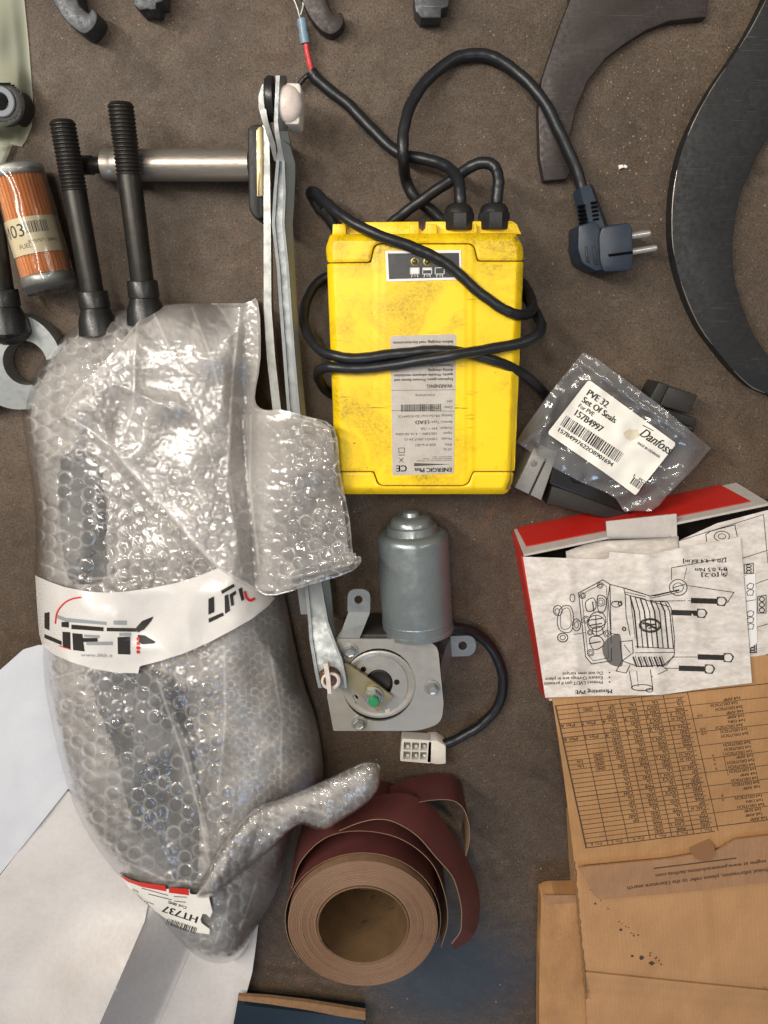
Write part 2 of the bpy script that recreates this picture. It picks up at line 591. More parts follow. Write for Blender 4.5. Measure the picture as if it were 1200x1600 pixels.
nt.links.new(c, bs.inputs['Base Color'])
rr = ramp(nt, mid, [(0.3, 0.42), (0.7, 0.62)])
nt.links.new(rr, bs.inputs['Roughness'])
bs.inputs['Specular IOR Level'].default_value = 0.4
bump(nt, mix(nt, 0.5, fine2, fine), 0.8, 0.0007, bs)

# yellow plastic with scuffs and soot
m, nt, bs = nmat('yellow_plastic')
v = coords(nt)
base = hexc('#fbd212')
c = mix(nt, ramp(nt, noise(nt, v, 22, 4, 0.6), [(0.45, 0.0), (0.75, 0.35)]), base, hexc('#f2bf02'))
blot = noise(nt, v, 17, 5, 0.7, 0.5)
spk = noise(nt, v, 520, 4, 0.75)
mm_ = N(nt, 'ShaderNodeMath', operation='MULTIPLY')
nt.links.new(ramp(nt, blot, [(0.47, 0.0), (0.68, 1.0)]), mm_.inputs[0]); nt.links.new(ramp(nt, spk, [(0.36, 0.16), (0.64, 0.72)]), mm_.inputs[1])
c = mix(nt, mm_.outputs[0], c, hexc('#5d4a16'))
scr = N(nt, 'ShaderNodeTexNoise'); scr.inputs['Scale'].default_value = 60; scr.inputs['Detail'].default_value = 4
mp = N(nt, 'ShaderNodeMapping'); mp.inputs['Rotation'].default_value = (0, 0, 0.8); mp.inputs['Scale'].default_value = (1, 9, 1)
tcn = N(nt, 'ShaderNodeTexCoord'); nt.links.new(tcn.outputs['Object'], mp.inputs['Vector']); nt.links.new(mp.outputs['Vector'], scr.inputs['Vector'])
m2_ = N(nt, 'ShaderNodeMath', operation='MULTIPLY')
nt.links.new(ramp(nt, scr.outputs['Fac'], [(0.62, 0.0), (0.72, 0.8)]), m2_.inputs[0]); nt.links.new(ramp(nt, noise(nt, v, 14, 3), [(0.48, 0.0), (0.62, 1.0)]), m2_.inputs[1])
c = mix(nt, m2_.outputs[0], c, hexc('#6e5510'))
dots = ramp(nt, noise(nt, v, 260, 1, 0.3), [(0.78, 0.0), (0.80, 0.8)])
c = mix(nt, dots, c, hexc('#6b5412'))
nt.links.new(c, bs.inputs['Base Color']); bs.inputs['Roughness'].default_value = 0.42
bump(nt, spk, 0.06, 0.0003, bs)
flat('seam_dark', hexc('#6b4f06'), 0.7)

worn('black_rubber', hexc('#17181b'), hexc('#23252a'), 0.42, s1=200, s2=1500, bstr=0.08)
worn('plug_plastic', hexc('#24303f'), hexc('#1a222d'), 0.45, s1=300, s2=2500, bstr=0.12)
worn('black_plastic', hexc('#1b1b1b'), hexc('#2a2927'), 0.38, s1=200, s2=1200, bstr=0.1)
worn('soft_black', hexc('#222120'), hexc('#35322e'), 0.6, s1=150, s2=900, bstr=0.15)
worn('phosphate_steel', hexc('#2a2826'), hexc('#45413b'), 0.42, 0.6, s1=120, s2=1300, bstr=0.1)
worn('black_oxide', hexc('#4a4c4f'), hexc('#1f1e1e'), 0.5, 0.4, s1=70, s2=300, bstr=0.3, speck=(hexc('#7a746c'), 500, 0.72))
worn('plate_steel', hexc('#262627'), hexc('#111212'), 0.6, 0.15, s1=28, s2=260, amount=1.0, bstr=0.2, speck=(hexc('#6a645c'), 330, 0.765))
worn('brown_steel', hexc('#3d3431'), hexc('#241f1d'), 0.5, 0.25, s1=28, s2=300, amount=0.9, bstr=0.2)
worn('edge_rust', hexc('#33261d'), hexc('#201813'), 0.7, 0.1, s1=120, s2=900, bstr=0.3)
worn('zinc', hexc('#949797'), hexc('#6d7172'), 0.48, 0.7, s1=25, s2=120, amount=0.6, bstr=0)
worn('zinc_bright', hexc('#a3a4a0'), hexc('#7f817f'), 0.46, 0.7, s1=25, s2=120, amount=0.6, bstr=0)
worn('gold_zinc', hexc('#b5a57f'), hexc('#8f7d56'), 0.42, 0.8, s1=40, s2=200, amount=0.7, bstr=0)
worn('turned_steel', hexc('#a79f94'), hexc('#7d746a'), 0.42, 0.75, s1=30, s2=240, amount=0.6, grain=(0.5, 5, 1), bstr=0)
worn('motor_grey', hexc('#8d9596'), hexc('#737b7e'), 0.33, 0.55, s1=20, s2=90, amount=0.5, bstr=0)
worn('cast_alu', hexc('#b0aca6'), hexc('#86827d'), 0.55, 0.35, s1=150, s2=900, bstr=0.25)
worn('white_plastic', hexc('#e4dfd6'), hexc('#c2b29d'), 0.4, s1=140, s2=900, amount=0.55, bstr=0.05)
worn('nylon', hexc('#dbd0c8'), hexc('#ac9385'), 0.45, s1=200, s2=900, amount=0.6, bstr=0.05)
worn('paper_white', hexc('#c9cad0'), hexc('#b5b6bc'), 0.75, s1=14, s2=300, amount=0.5, bstr=0.05)
worn('card_white', hexc('#d0ccc9'), hexc('#b5aca6'), 0.65, s1=11, s2=200, amount=0.8, bstr=0.04)
worn('kraft', hexc('#bd8f61'), hexc('#9c734b'), 0.75, s1=16, s2=500, amount=0.8, grain=(1.8, 1, 1), bstr=0.12, flute=75)
worn('kraft_panel', hexc('#b88a5a'), hexc('#946b43'), 0.75, s1=28, s2=600, amount=0.9, grain=(1.6, 0.9, 1), bstr=0.12, flute=75)
worn('kraft_flap', hexc('#a57d5a'), hexc('#8d6748'), 0.75, s1=60, s2=1100, amount=0.8, grain=(2, 0.9, 1), bstr=0.12, flute=75)
worn('kraft_edge', hexc('#8d6a48'), hexc('#5d432c'), 0.85, s1=150, s2=900, bstr=0.2)
worn('card_red', hexc('#cf2a22'), hexc('#b52019'), 0.45, s1=60, s2=900, amount=0.5, bstr=0.05)
worn('card_grey', hexc('#c9c1b9'), hexc('#a29a92'), 0.7, s1=120, s2=900, amount=0.6, bstr=0.1)
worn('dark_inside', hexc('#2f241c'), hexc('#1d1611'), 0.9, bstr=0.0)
worn('leaflet', hexc('#e6dfd8'), hexc('#b0a599'), 0.75, s1=60, s2=200, amount=0.95, grain=(1, 1.8, 1), bstr=0.04)
worn('sand_grit', hexc('#5e2e2b'), hexc('#4a2321'), 0.62, s1=70, s2=3200, amount=0.7, bstr=0.3)
worn('sand_back', hexc('#8a6f55'), hexc('#6d543f'), 0.7, s1=80, s2=900, amount=0.6, bstr=0.1)
worn('core_card', hexc('#73583a'), hexc('#544028'), 0.75, s1=40, s2=500, amount=0.9, bstr=0.1, speck=(hexc('#4d3a26'), 60, 0.66))
worn('pleat_paper', hexc('#dd8d45'), hexc('#c4712b'), 0.55, s1=60, s2=600, amount=0.7, bstr=0.05)
worn('label_cream', hexc('#e2d3ae'), hexc('#cdb98f'), 0.5, s1=60, s2=600, amount=0.5, bstr=0.03)
worn('sticker_grey', hexc('#c3bcb3'), hexc('#a1988c'), 0.45, s1=70, s2=700, amount=0.75, bstr=0.03)
worn('sticker_white', hexc('#f1ede3'), hexc('#ddd7c8'), 0.35, s1=60, s2=400, amount=0.4, bstr=0.02)
worn('tape_white', hexc('#d9d5d1'), hexc('#c4beb8'), 0.3, s1=50, s2=500, amount=0.5, bstr=0.05)
worn('blue_card', hexc('#10222f'), hexc('#0b1822'), 0.5, s1=40, s2=600, bstr=0.05)
worn('packed_metal', hexc('#5c6064'), hexc('#36393c'), 0.45, 0.2, s1=25, s2=300, amount=0.9, bstr=0.1)
worn('red_wire', hexc('#d8434a'), hexc('#bc2f37'), 0.4, s1=200, s2=900, bstr=0.03)
worn('crimp_blue', hexc('#7f98a8'), hexc('#566b7a'), 0.4, s1=400, s2=1500, bstr=0.1)
worn('copper', hexc('#b98a6a'), hexc('#7d5a44'), 0.4, 0.8, s1=400, s2=1500, bstr=0.1)
worn('screen_black', hexc('#26262a'), hexc('#333337'), 0.4, s1=150, s2=900, bstr=0.03)
worn('green_paint', hexc('#2f8a55'), hexc('#1f6a3d'), 0.35, s1=300, s2=900, bstr=0.1)
worn('grease', hexc('#5a4531'), hexc('#35281c'), 0.35, s1=300, s2=1200, bstr=0.2)
flat('ink', hexc('#26221f'), 0.6)
flat('ink_soft', hexc('#4a4540'), 0.6)
flat('ink_brown', hexc('#4a3624'), 0.7)
worn('zinc_dull', hexc('#8b9091'), hexc('#6f7475'), 0.55, 0.15, s1=25, s2=120, amount=0.6, bstr=0)
flat('ink_grey', hexc('#8f9496'), 0.6)
flat('ink_red', hexc('#d32a1e'), 0.5)
flat('ink_white', hexc('#e6e4e0'), 0.6)
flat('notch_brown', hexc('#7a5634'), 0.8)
flat('hole_black', hexc('#070707'), 0.9, spec=0.1)
worn('stain_tan', hexc('#e6dcc4'), hexc('#cfc0a2'), 0.45, s1=220, s2=700, amount=1.0, bstr=0)
flat('led', hexc('#4a452c'), 0.25)
flat('led_ring', hexc('#a08c4a'), 0.3, 0.8)
flat('chrome', hexc('#dcdad6'), 0.32, 0.75)
flat('grey_ring', hexc('#73777c'), 0.6, 0.2)
worn('zinc_warm', hexc('#b3aea4'), hexc('#96918a'), 0.45, 0.55, s1=22, s2=120, amount=0.7, bstr=0)
flat('chassis_black', hexc('#111111'), 0.6)

def scratch(name, colr, amt):
    nt = MAT[name].node_tree; bs = nt.nodes['Principled BSDF']
    src = bs.inputs['Base Color'].links[0].from_socket
    for rot, sc_ in ((0.5, 30), (-0.7, 42), (1.3, 36)):
        mp = N(nt, 'ShaderNodeMapping'); mp.inputs['Rotation'].default_value = (0, 0, rot); mp.inputs['Scale'].default_value = (0.6, 30, 1)
        tcn = N(nt, 'ShaderNodeTexCoord'); nt.links.new(tcn.outputs['Object'], mp.inputs['Vector'])
        src = mix(nt, ramp(nt, noise(nt, mp.outputs['Vector'], sc_, 3, 0.6), [(0.66, 0.0), (0.72, amt)]), src, colr)
    nt.links.new(src, bs.inputs['Base Color'])
scratch('plate_steel', hexc('#6d675f'), 0.28)
scratch('brown_steel', hexc('#6a5b50'), 0.45)
scratch('black_oxide', hexc('#8a857d'), 0.5)

def film(name, milk, tint, gloss_rough, edge=0.5, gl=1.0, transl=0.5, web=0.0, crinkle=0.0, cscale=260):
    """thin clear polythene: see-through, a little milky (more at the weld seams), glossy, denser where seen edge-on"""
    m = bpy.data.materials.new(name); m.use_nodes = True; MAT[name] = m
    nt = m.node_tree; nt.nodes.clear()
    out = N(nt, 'ShaderNodeOutputMaterial')
    tr = N(nt, 'ShaderNodeBsdfTransparent'); tr.inputs['Color'].default_value = (0.97, 0.97, 0.97, 1)
    di = N(nt, 'ShaderNodeBsdfDiffuse'); di.inputs['Color'].default_value = tint
    tl = N(nt, 'ShaderNodeBsdfTranslucent'); tl.inputs['Color'].default_value = tint
    dm = N(nt, 'ShaderNodeMixShader'); dm.inputs[0].default_value = transl
    nt.links.new(di.outputs[0], dm.inputs[1]); nt.links.new(tl.outputs[0], dm.inputs[2])
    lw = N(nt, 'ShaderNodeLayerWeight'); lw.inputs['Blend'].default_value = 0.5
    pw = N(nt, 'ShaderNodeMath', operation='POWER'); pw.inputs[1].default_value = 2.0
    nt.links.new(lw.outputs['Facing'], pw.inputs[0])
    ma = N(nt, 'ShaderNodeMath', operation='MULTIPLY_ADD'); ma.inputs[1].default_value = edge; ma.inputs[2].default_value = milk
    nt.links.new(pw.outputs[0], ma.inputs[0]); ma.use_clamp = True
    fac = ma.outputs[0]
    if web:
        at_ = N(nt, 'ShaderNodeAttribute', attribute_name='web')
        mw = N(nt, 'ShaderNodeMath', operation='MULTIPLY_ADD'); mw.inputs[1].default_value = web; mw.use_clamp = True
        nt.links.new(at_.outputs['Fac'], mw.inputs[0]); nt.links.new(fac, mw.inputs[2]); fac = mw.outputs[0]
    mx = N(nt, 'ShaderNodeMixShader')
    nt.links.new(fac, mx.inputs[0]); nt.links.new(tr.outputs[0], mx.inputs[1]); nt.links.new(dm.outputs[0], mx.inputs[2])
    gs = N(nt, 'ShaderNodeBsdfGlossy'); gs.inputs['Roughness'].default_value = gloss_rough
    fr = N(nt, 'ShaderNodeFresnel'); fr.inputs['IOR'].default_value = 1.5
    if web:
        am = N(nt, 'ShaderNodeAttribute', attribute_name='matte')
        mr = N(nt, 'ShaderNodeMath', operation='MULTIPLY_ADD'); mr.inputs[1].default_value = 0.3; mr.inputs[2].default_value = gloss_rough
        nt.links.new(am.outputs['Fac'], mr.inputs[0]); nt.links.new(mr.outputs[0], gs.inputs['Roughness'])
    if crinkle:
        v = coords(nt)
        nn = bump(nt, noise(nt, v, cscale, 3, 0.6, 1.6), crinkle, 0.002)
        nt.links.new(nn, gs.inputs['Normal']); nt.links.new(nn, fr.inputs['Normal'])
    fm = N(nt, 'ShaderNodeMath', operation='MULTIPLY'); fm.inputs[1].default_value = gl; fm.use_clamp = True
    nt.links.new(fr.outputs[0], fm.inputs[0])
    m2 = N(nt, 'ShaderNodeMixShader')
    nt.links.new(fm.outputs[0], m2.inputs[0]); nt.links.new(mx.outputs[0], m2.inputs[1]); nt.links.new(gs.outputs[0], m2.inputs[2])
    nt.links.new(m2.outputs[0], out.inputs['Surface'])
    return m
film('bubble_film', 0.17, (0.98, 0.94, 0.90, 1), 0.035, 0.30, 2.7, 0.5, 0.50, 0.13, 320)
film('flap_film', 0.27, (0.98, 0.94, 0.90, 1), 0.04, 0.30, 2.6, 0.5, 0.45, 0.16, 240)
film('bubble_film_inner', 0.74, (0.96, 0.91, 0.86, 1), 0.12, 0.2, 1.3, 0.3, 0.25, 0.35, 160)
film('bag_film', 0.15, (0.90, 0.90, 0.91, 1), 0.11, 0.5, 2.3, 0.4, 0.0, 0.16, 110)
film('green_film', 0.62, hexc('#d4d8be'), 0.4, 0.3, 0.6, 0.3)
film('wrap_film', 0.03, (0.9, 0.88, 0.85, 1), 0.12, 0.2, 0.9)

# ------------------------------------------------------------------ the bench
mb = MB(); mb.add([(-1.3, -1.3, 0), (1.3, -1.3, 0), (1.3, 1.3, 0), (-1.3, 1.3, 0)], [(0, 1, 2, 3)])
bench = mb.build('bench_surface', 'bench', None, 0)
tag(bench, 'brown grimy workbench top under all the parts', kind='structure')

# crumbs and chips lying about
mb = MB()
for k in range(1300):
    x = random.uniform(40, 1190); y = random.uniform(10, 1590)
    if random.random() < 0.35:
        x = random.gauss(1010, 90); y = random.gauss(190, 90)
    p = P(x, y, 0); r = random.choice((0.0002, 0.0003, 0.0003, 0.0004, 0.0005, 0.0008)) ; a = random.uniform(0, PI)
    c_, s_ = math.cos(a), math.sin(a); L = r * random.uniform(0.8, 1.8)
    q = [(p.x + c_ * L, p.y + s_ * L, 0.0002), (p.x - s_ * r, p.y + c_ * r, 0.0002), (p.x - c_ * L, p.y - s_ * L, 0.0002), (p.x + s_ * r, p.y - c_ * r, 0.0002), (p.x, p.y, r * 1.2)]
    mb.add(q, [(0, 1, 4), (1, 2, 4), (2, 3, 4), (3, 0, 4)])
worn('crumb', hexc('#a8937a'), hexc('#6e5a44'), 0.8, s1=60, s2=700, bstr=0)
tag(mb.build('bench_debris', 'crumb', None, 0), 'pale crumbs and metal grit scattered over the bench', 'debris', kind='stuff')
mb = MB()
for (x, y, dx, dy) in ((966, 262, 7, -2), (974, 260, 5, 2)):
    p = P(x, y, 0); q = P(x + dx, y + dy, 0); w = (q - p); n = Vector((-w.y, w.x, 0)) * 0.45
    mb.prism([p - n, q - n * 0.7, q + n * 0.7, p + n], 0.0003, 0.0025, 0.0006)
tag(mb.build('paint_chip', 'sticker_white', None, 30), 'tiny white chip lying on the bench right of the plug cable', 'chip')

# ------------------------------------------------------------------ dark steel pieces along the top of the bench
def steel_piece(name, outline, zt, mat_, label, cat, group=None, bev=0.0012, z0=0.0):
    mb = MB(); mb.prism([P(x, y, zt) for x, y in outline], z0, zt, bev)
    return tag(mb.build(name, mat_, None, 35), label, cat, group)

steel_piece('steel_hook', smooth_closed([(60, -60), (82, 0), (90, 15), (102, 32), (114, 43), (128, 52), (137, 51), (148, 40), (152, 26), (149, 17), (143, 13), (138, 20), (128, 12), (121, 0), (108, -60)], 3), 0.022, 'black_oxide',
            'blue-grey curved steel hook end beside the plastic bag', 'hook', 'forged hooks along the far edge')
steel_piece('steel_hook', [(209, -40), (209, 8), (218, 16), (231, 14), (236, 16), (244, 14), (244, 5), (254, 2), (254, -40)], 0.022, 'black_oxide',
            'black stepped steel end above the two threaded rods', 'hook', 'forged hooks along the far edge')
steel_piece('steel_hook', smooth_closed([(455, -50), (472, 0), (482, 23), (499, 45), (516, 54), (530, 47), (537, 33), (533, 19), (521, 21), (513, 8), (509, -4), (495, -50)], 3), 0.013, 'brown_steel',
            'brown curved steel hook end right of the red wire', 'hook', 'forged hooks along the far edge')
steel_piece('steel_hook', [(647, -40), (647, 0), (649, 17), (658, 28), (689, 28), (690, 14), (701, 10), (702, 0), (703, -40)], 0.020, 'black_oxide',
            'black notched steel end above the looped mains cable', 'hook', 'forged hooks along the far edge')

def steel_plate(name, outline, zt, m_top, label):
    t = thing(name, label, 'steel plate', P(outline[0][0], outline[0][1], 0))
    mb = MB(); mb.prism([P(x, y, zt) for x, y in outline], 0.0005, zt, 0.0007); mb.build('plate_body', m_top, t, 30)
    return t
cp = [(880, -90), (891, 0), (874, 42), (855, 98), (846, 126), (841, 175), (843, 245), (850, 283), (885, 280), (893, 268), (891, 210), (901, 168), (919, 126), (947, 91), (976, 69), (1011, 47), (1046, 33), (1080, 29), (1104, 27), (1107, 0), (1110, -90)]
o = steel_piece('curved_plate', cp, 0.010, 'brown_steel', 'dark brown curved flat steel plate under the mains cable', 'steel plate')
outer = smooth_closed([(1250, -110), (1196, 0), (1173, 45), (1144, 91), (1111, 140), (1082, 194), (1062, 247), (1051, 309), (1050, 371), (1056, 412), (1068, 454), (1091, 507), (1124, 553), (1157, 590), (1194, 614), (1300, 640),
         (1420, 600), (1420, 560), (1300, 592), (1225, 575), (1186, 536), (1163, 487), (1148, 433), (1146, 371), (1155, 313), (1173, 268), (1200, 214), (1260, 140), (1330, -110)], 3)
mb = MB(); mb.prism([P(x, y, 0.014) for x, y in outer], 0.0005, 0.014, 0.0008)
rp_ = mb.build('ring_plate', 'plate_steel', None, 30)
for (k0, k1) in ((3, 9), (10, 17), (19, 27), (29, 36), (38, 43)):
    MB().tube([P(x + .6, y, .0137) for x, y in outer[k0:k1]], [.0002] + [float(rng.uniform(.0003, .0006)) for _ in range(k1 - k0 - 2)] + [.0002], 5).build('worn_edge', 'turned_steel', rp_, 60)
tag(rp_, 'large black C-shaped flat steel plate at the right edge', 'steel plate')

# ------------------------------------------------------------------ rod ends with threaded studs
def stud(t, p_tip, p_col, r_tip, r_shank, thread_len, m='phosphate_steel'):
    ax = p_col - p_tip; L = ax.length
    pr = [(0, 0), (0, r_tip * 0.8), (0.0018, r_tip * 0.94)]
    s = 0.0018; pitch = 0.0027
    while s < thread_len:
        pr += [(s, r_tip * 0.90), (s + pitch * 0.35, r_tip * 1.0), (s + pitch * 0.55, r_tip * 1.0), (s + pitch * 0.95, r_tip * 0.90)]
        s += pitch
    MB().lathe(p_tip, ax, pr, 28).build('thread', m, t, 25)
    MB().lathe(p_tip, ax, [(thread_len - 0.001, r_tip * 0.9), (thread_len + 0.001, r_shank), (L + 0.002, r_shank)], 28).build('shank', m, t, 50)
    d = ax.normalized()
    MB().lathe(p_tip, ax, [(L, 0), (L, r_shank * 1.25), (L + 0.0012, r_shank * 1.33), (L + 0.013, r_shank * 1.36), (L + 0.0135, r_shank * 1.25), (L + 0.016, r_shank * 1.35), (L + 0.022, r_shank * 1.62), (L + 0.034, r_shank * 1.8), (L + 0.04, 0)], 28).build('collar', 'black_plastic', t, 40)

def eye(t, c, ro, ri, h, z0, mat_='zinc', off=(0, 0)):
    n = 48
    oc = [(c.x + off[0] + ro * math.cos(2 * PI * k / n), c.y + off[1] + ro * math.sin(2 * PI * k / n)) for k in range(n)]
    ic = [(c.x + ri * math.cos(2 * PI * k / n), c.y + ri * math.sin(2 * PI * k / n)) for k in range(n)]
    return plate('eye', mat_, oc, [ic], z0, z0 + h, t, px=False, smooth=35)

t = thing('rod_end', 'black threaded stud nearest the orange filter, shorter of the pair', 'rod end', P(97, 190, 0), 'black threaded rod ends')
a, b = P(97, 188, 0.040), P(144, 455, 0.034)
stud(t, a, b, 0.0096, 0.0090, (P(121, 298, 0.038) - a).length)
eye(t, P(182, 585, 0.02), 0.030, 0.015, 0.018, 0.002)
t = thing('rod_end', 'black threaded stud lying across the steel pivot shaft', 'rod end', P(189, 160, 0), 'black threaded rod ends')
a, b = P(188, 160, 0.047), P(222, 438, 0.037)
stud(t, a, b, 0.0096, 0.0090, (P(201, 272, 0.043) - a).length)
eye(t, P(245, 575, 0.02), 0.030, 0.015, 0.018, 0.002)
t = thing('rod_end', 'rod end at the left edge with a bright open steel eye', 'rod end', P(20, 565, 0), 'black threaded rod ends')
stud(t, P(-40, 180, 0.042), P(2, 452, 0.032), 0.0096, 0.0096, 0.06)
eye(t, P(39, 567, 0.022), 0.040, 0.0185, 0.020, 0.002, 'zinc', (-0.009, 0.001))
MB().ball(P(12, 516, 0.022), 0.019, 20, 12, (1.05, 0.62, 0.7)).build('neck', 'black_plastic', t, 60)
t = thing('bearing_ring', 'grey steel ring half out of frame below the open rod eye', 'ring', P(-20, 595, 0))
eye(t, P(-38, 596, 0.020), 0.0245, 0.015, 0.016, 0.004, 'cast_alu')

# ------------------------------------------------------------------ fuel filter element
t = thing('filter_cartridge', 'orange pleated paper fuel filter with tin end caps in clear film', 'fuel filter', P(55, 350, 0))
a, b = P(24, 262, 0.024), P(78, 446, 0.024)
ax = (b - a).normalized(); L = (b - a).length; up = Vector((0, 0, 1)); side = ax.cross(up).normalized()
R = 0.0203
mb = MB(); n = 120; verts = []; faces = []
for j, s in enumerate((0.004, L - 0.004)):
    for k in range(n):
        an = 2 * PI * k / n
        r = R * (0.985 if k % 3 == 1 else (0.955 if k % 3 == 0 else 0.88))
        verts.append(a + ax * s + (up * math.cos(an) + side * math.sin(an)) * r)
for k in range(n):
    faces.append((k, (k + 1) % n, n + (k + 1) % n, n + k))
mb.add(verts, faces).build('pleats', 'pleat_paper', t, 10)
for s in (0, L - 0.009):
    MB().lathe(a + ax * s, ax, [(0, 0), (0, R * 0.9), (0.0006, R * 1.0), (0.0015, R * 1.035), (0.0075, R * 1.035), (0.0084, R * 1.0), (0.009, R * 0.9), (0.009, 0)], 40).build('end_cap', 'zinc_bright', t, 50)
def on_filter(s, w, r=R * 1.012):
    an = w / R
    return a + ax * s + (up * math.cos(an) - side * math.sin(an)) * r * 1.0
# paper label wound round the middle, its front edge a little slanted
s0, s1 = 0.040, 0.067
mb = MB(); verts = []; faces = []; n = 48
for k in range(n + 1):
    w = (k / n - 0.5) * 2 * PI * 0.98 * R
    for s in (s0, s1): verts.append(on_filter(s, w))
for k in range(n): faces.append((2 * k, 2 * k + 1, 2 * k + 3, 2 * k + 2))
lab = mb.add(verts, faces).build('paper_label', 'label_cream', t, 60)
def filter_print(name, items):
    V = []; F = []
    for (body, s, w, size) in items:
        if body is None:
            tt = 0; r = random.Random(4)
            while tt < size:
                ww = r.choice((0.0004, 0.0005, 0.0009)); b0 = len(V)
                for (ss, wq) in ((s, w + tt), (s, w + tt + ww), (s + 0.0085, w + tt + ww), (s + 0.0085, w + tt)): V.append(on_filter(ss, wq, R * 1.018))
                F.append((b0, b0 + 1, b0 + 2, b0 + 3)); tt += ww + r.choice((0.0004, 0.0007))
            continue
        v_, f_, w_ = text_poly(body); b0 = len(V)
        for x, y in v_: V.append(on_filter(s - y * size, w + x * size, R * 1.018))
        F += [tuple(i + b0 for i in q) for q in f_]
    MB().add(V, F).build(name, 'ink', lab, 0)
# reading direction runs across the roll, left to right
filter_print('printed_text', [('403', 0.0535, -0.0185, 0.0135), ('8 457571 58402', 0.0595, 0.0015, 0.0035), ('FUEL', 0.0625, -0.007, 0.0048), (None, 0.0435, 0.002, 0.017)])
# clear film sleeve
mb = MB(); verts = []; faces = []; n = 40; m_ = 16
for j in range(m_ + 1):
    s = -0.001 + (L + 0.006) * j / m_
    for k in range(n):
        an = 2 * PI * k / n; r = R * (1.045 + 0.02 * math.sin(5 * an + j) * (0.3 + random.random() * 0.5)) * (1.0 if 0 < j < m_ else 0.9)
        verts.append(a + ax * s + (up * math.cos(an) + side * math.sin(an)) * r)
for j in range(m_):
    for k in range(n): faces.append((j * n + k, j * n + (k + 1) % n, (j + 1) * n + (k + 1) % n, (j + 1) * n + k))
mb.add(verts, faces).build('clear_sleeve', 'wrap_film', t, 60)

# ------------------------------------------------------------------ greenish bag with a bush on it
t = thing('rubber_bush', 'dark bush with a pale metal sleeve lying on the greenish bag', 'bush', P(3, 160, 0))
c = P(3, 160, 0.02)
MB().lathe((c.x, c.y, 0.001), (0, 0, 1), [(0, 0.0075), (0, 0.016), (0.002, 0.0172), (0.018, 0.0172), (0.02, 0.015), (0.0202, 0.0115)], 40).build('rubber_body', 'soft_black', t, 40)
MB().lathe((c.x, c.y, 0.001), (0, 0, 1), [(0, 0.0062), (0, 0.0112), (0.0215, 0.0112), (0.0222, 0.0105), (0.0222, 0.0068), (0.0215, 0.0062), (0, 0.0062)], 40).build('metal_sleeve', 'grey_ring', t, 40)
ol = [(-70, -60), (36, -60), (38, 0), (45, 70), (51, 150), (52, 180), (49, 200), (40, 220), (34, 229), (20, 227), (19, 222), (-10, 224), (-70, 224)]
def zb(X, Y, D):
    d = np.hypot(X - 3, Y - 160)
    h = 0.024 * np.exp(-(np.maximum(d - 20, 0) / 30) ** 2) + 0.005 * vnoise(X / 30, Y / 40, 3) + 0.010 * np.exp(-((X + 10) / 25) ** 2) * np.exp(-((Y - 60) / 60) ** 2)
    return 0.0012 + h * sstep(0, 22, D)
t = thing('plastic_bag', 'pale green translucent plastic bag at the upper left edge', 'bag', P(10, 100, 0))
film_hole = [p for p in circ(3, 160, 19, 24)]
sheet('bag_sheet', 'green_film', ol, lambda X, Y, D: np.where(np.hypot(X - 3, Y - 160) < 31, 0.0006, zb(X, Y, D)), 3, parent=t)
sheet('bag_corner', 'green_film', [(-60, 222), (20, 223), (14, 240), (6, 258), (-10, 272), (-60, 280)], lambda X, Y, D: 0.004 + 0.003 * vnoise(X / 14, Y / 14, 5) * sstep(0, 6, D), 3, parent=t)

# ------------------------------------------------------------------ yellow battery charger
ch = thing('battery_charger', 'yellow plastic battery charger wrapped in its own black cable', 'battery charger', P(660, 560, 0))
ZT = 0.072
full = [(514, 366), (806, 364), (818, 385), (818, 410), (803, 738), (801, 752), (794, 768), (788, 772), (533, 772), (527, 764), (524, 738), (510, 410), (509, 388)]
def zch(X, Y, D=None):
    Do, _, _ = poly_dist(full, X, Y)
    z = ZT - 0.00055 * np.maximum(0, 11 - Do) ** 1.25 * 0.62
    z = z + 0.0009 * sstep(584, 590, X) * sstep(743, 737, X) + 0.0005 * sstep(597, 601, X) * sstep(730, 726, X) * sstep(752, 746, Y)
    if D is not None: z = z - 0.0003 * np.maximum(0, 2.4 - D)
    return z
cap_t = [(516, 366), (806, 364), (817, 385), (818, 407), (747, 407), (742, 385), (735, 380), (590, 380), (583, 385), (578, 409), (511, 410), (509, 388)]
cap_b = [(524, 738), (583, 738), (589, 756), (597, 760), (724, 760), (733, 756), (740, 738), (803, 738), (801, 752), (794, 768), (788, 772), (533, 772), (527, 764)]
shell = [(511, 412), (580, 411), (585, 388), (591, 382), (734, 382), (740, 387), (745, 409), (818, 409), (804, 736), (739, 736), (731, 754), (724, 758), (597, 758), (591, 754), (585, 736), (524, 736)]
sheet('end_cap', 'yellow_plastic', roundpoly(cap_t, 5, 4), zch, 2.5, 0.02, parent=ch, smooth=35)
sheet('end_cap', 'yellow_plastic', roundpoly(cap_b, 4, 4), zch, 2.5, 0.02, parent=ch, smooth=35)
sheet('shell', 'yellow_plastic', roundpoly(shell, 3, 3), zch, 2.5, 0.02, parent=ch, smooth=35)
mb = MB(); mb.prism([P(x, y, ZT - 0.003) for x, y in [(519, 372), (808, 370), (798, 764), (534, 766)]], 0.014, ZT - 0.003); mb.build('chassis', 'seam_dark', ch, 30)
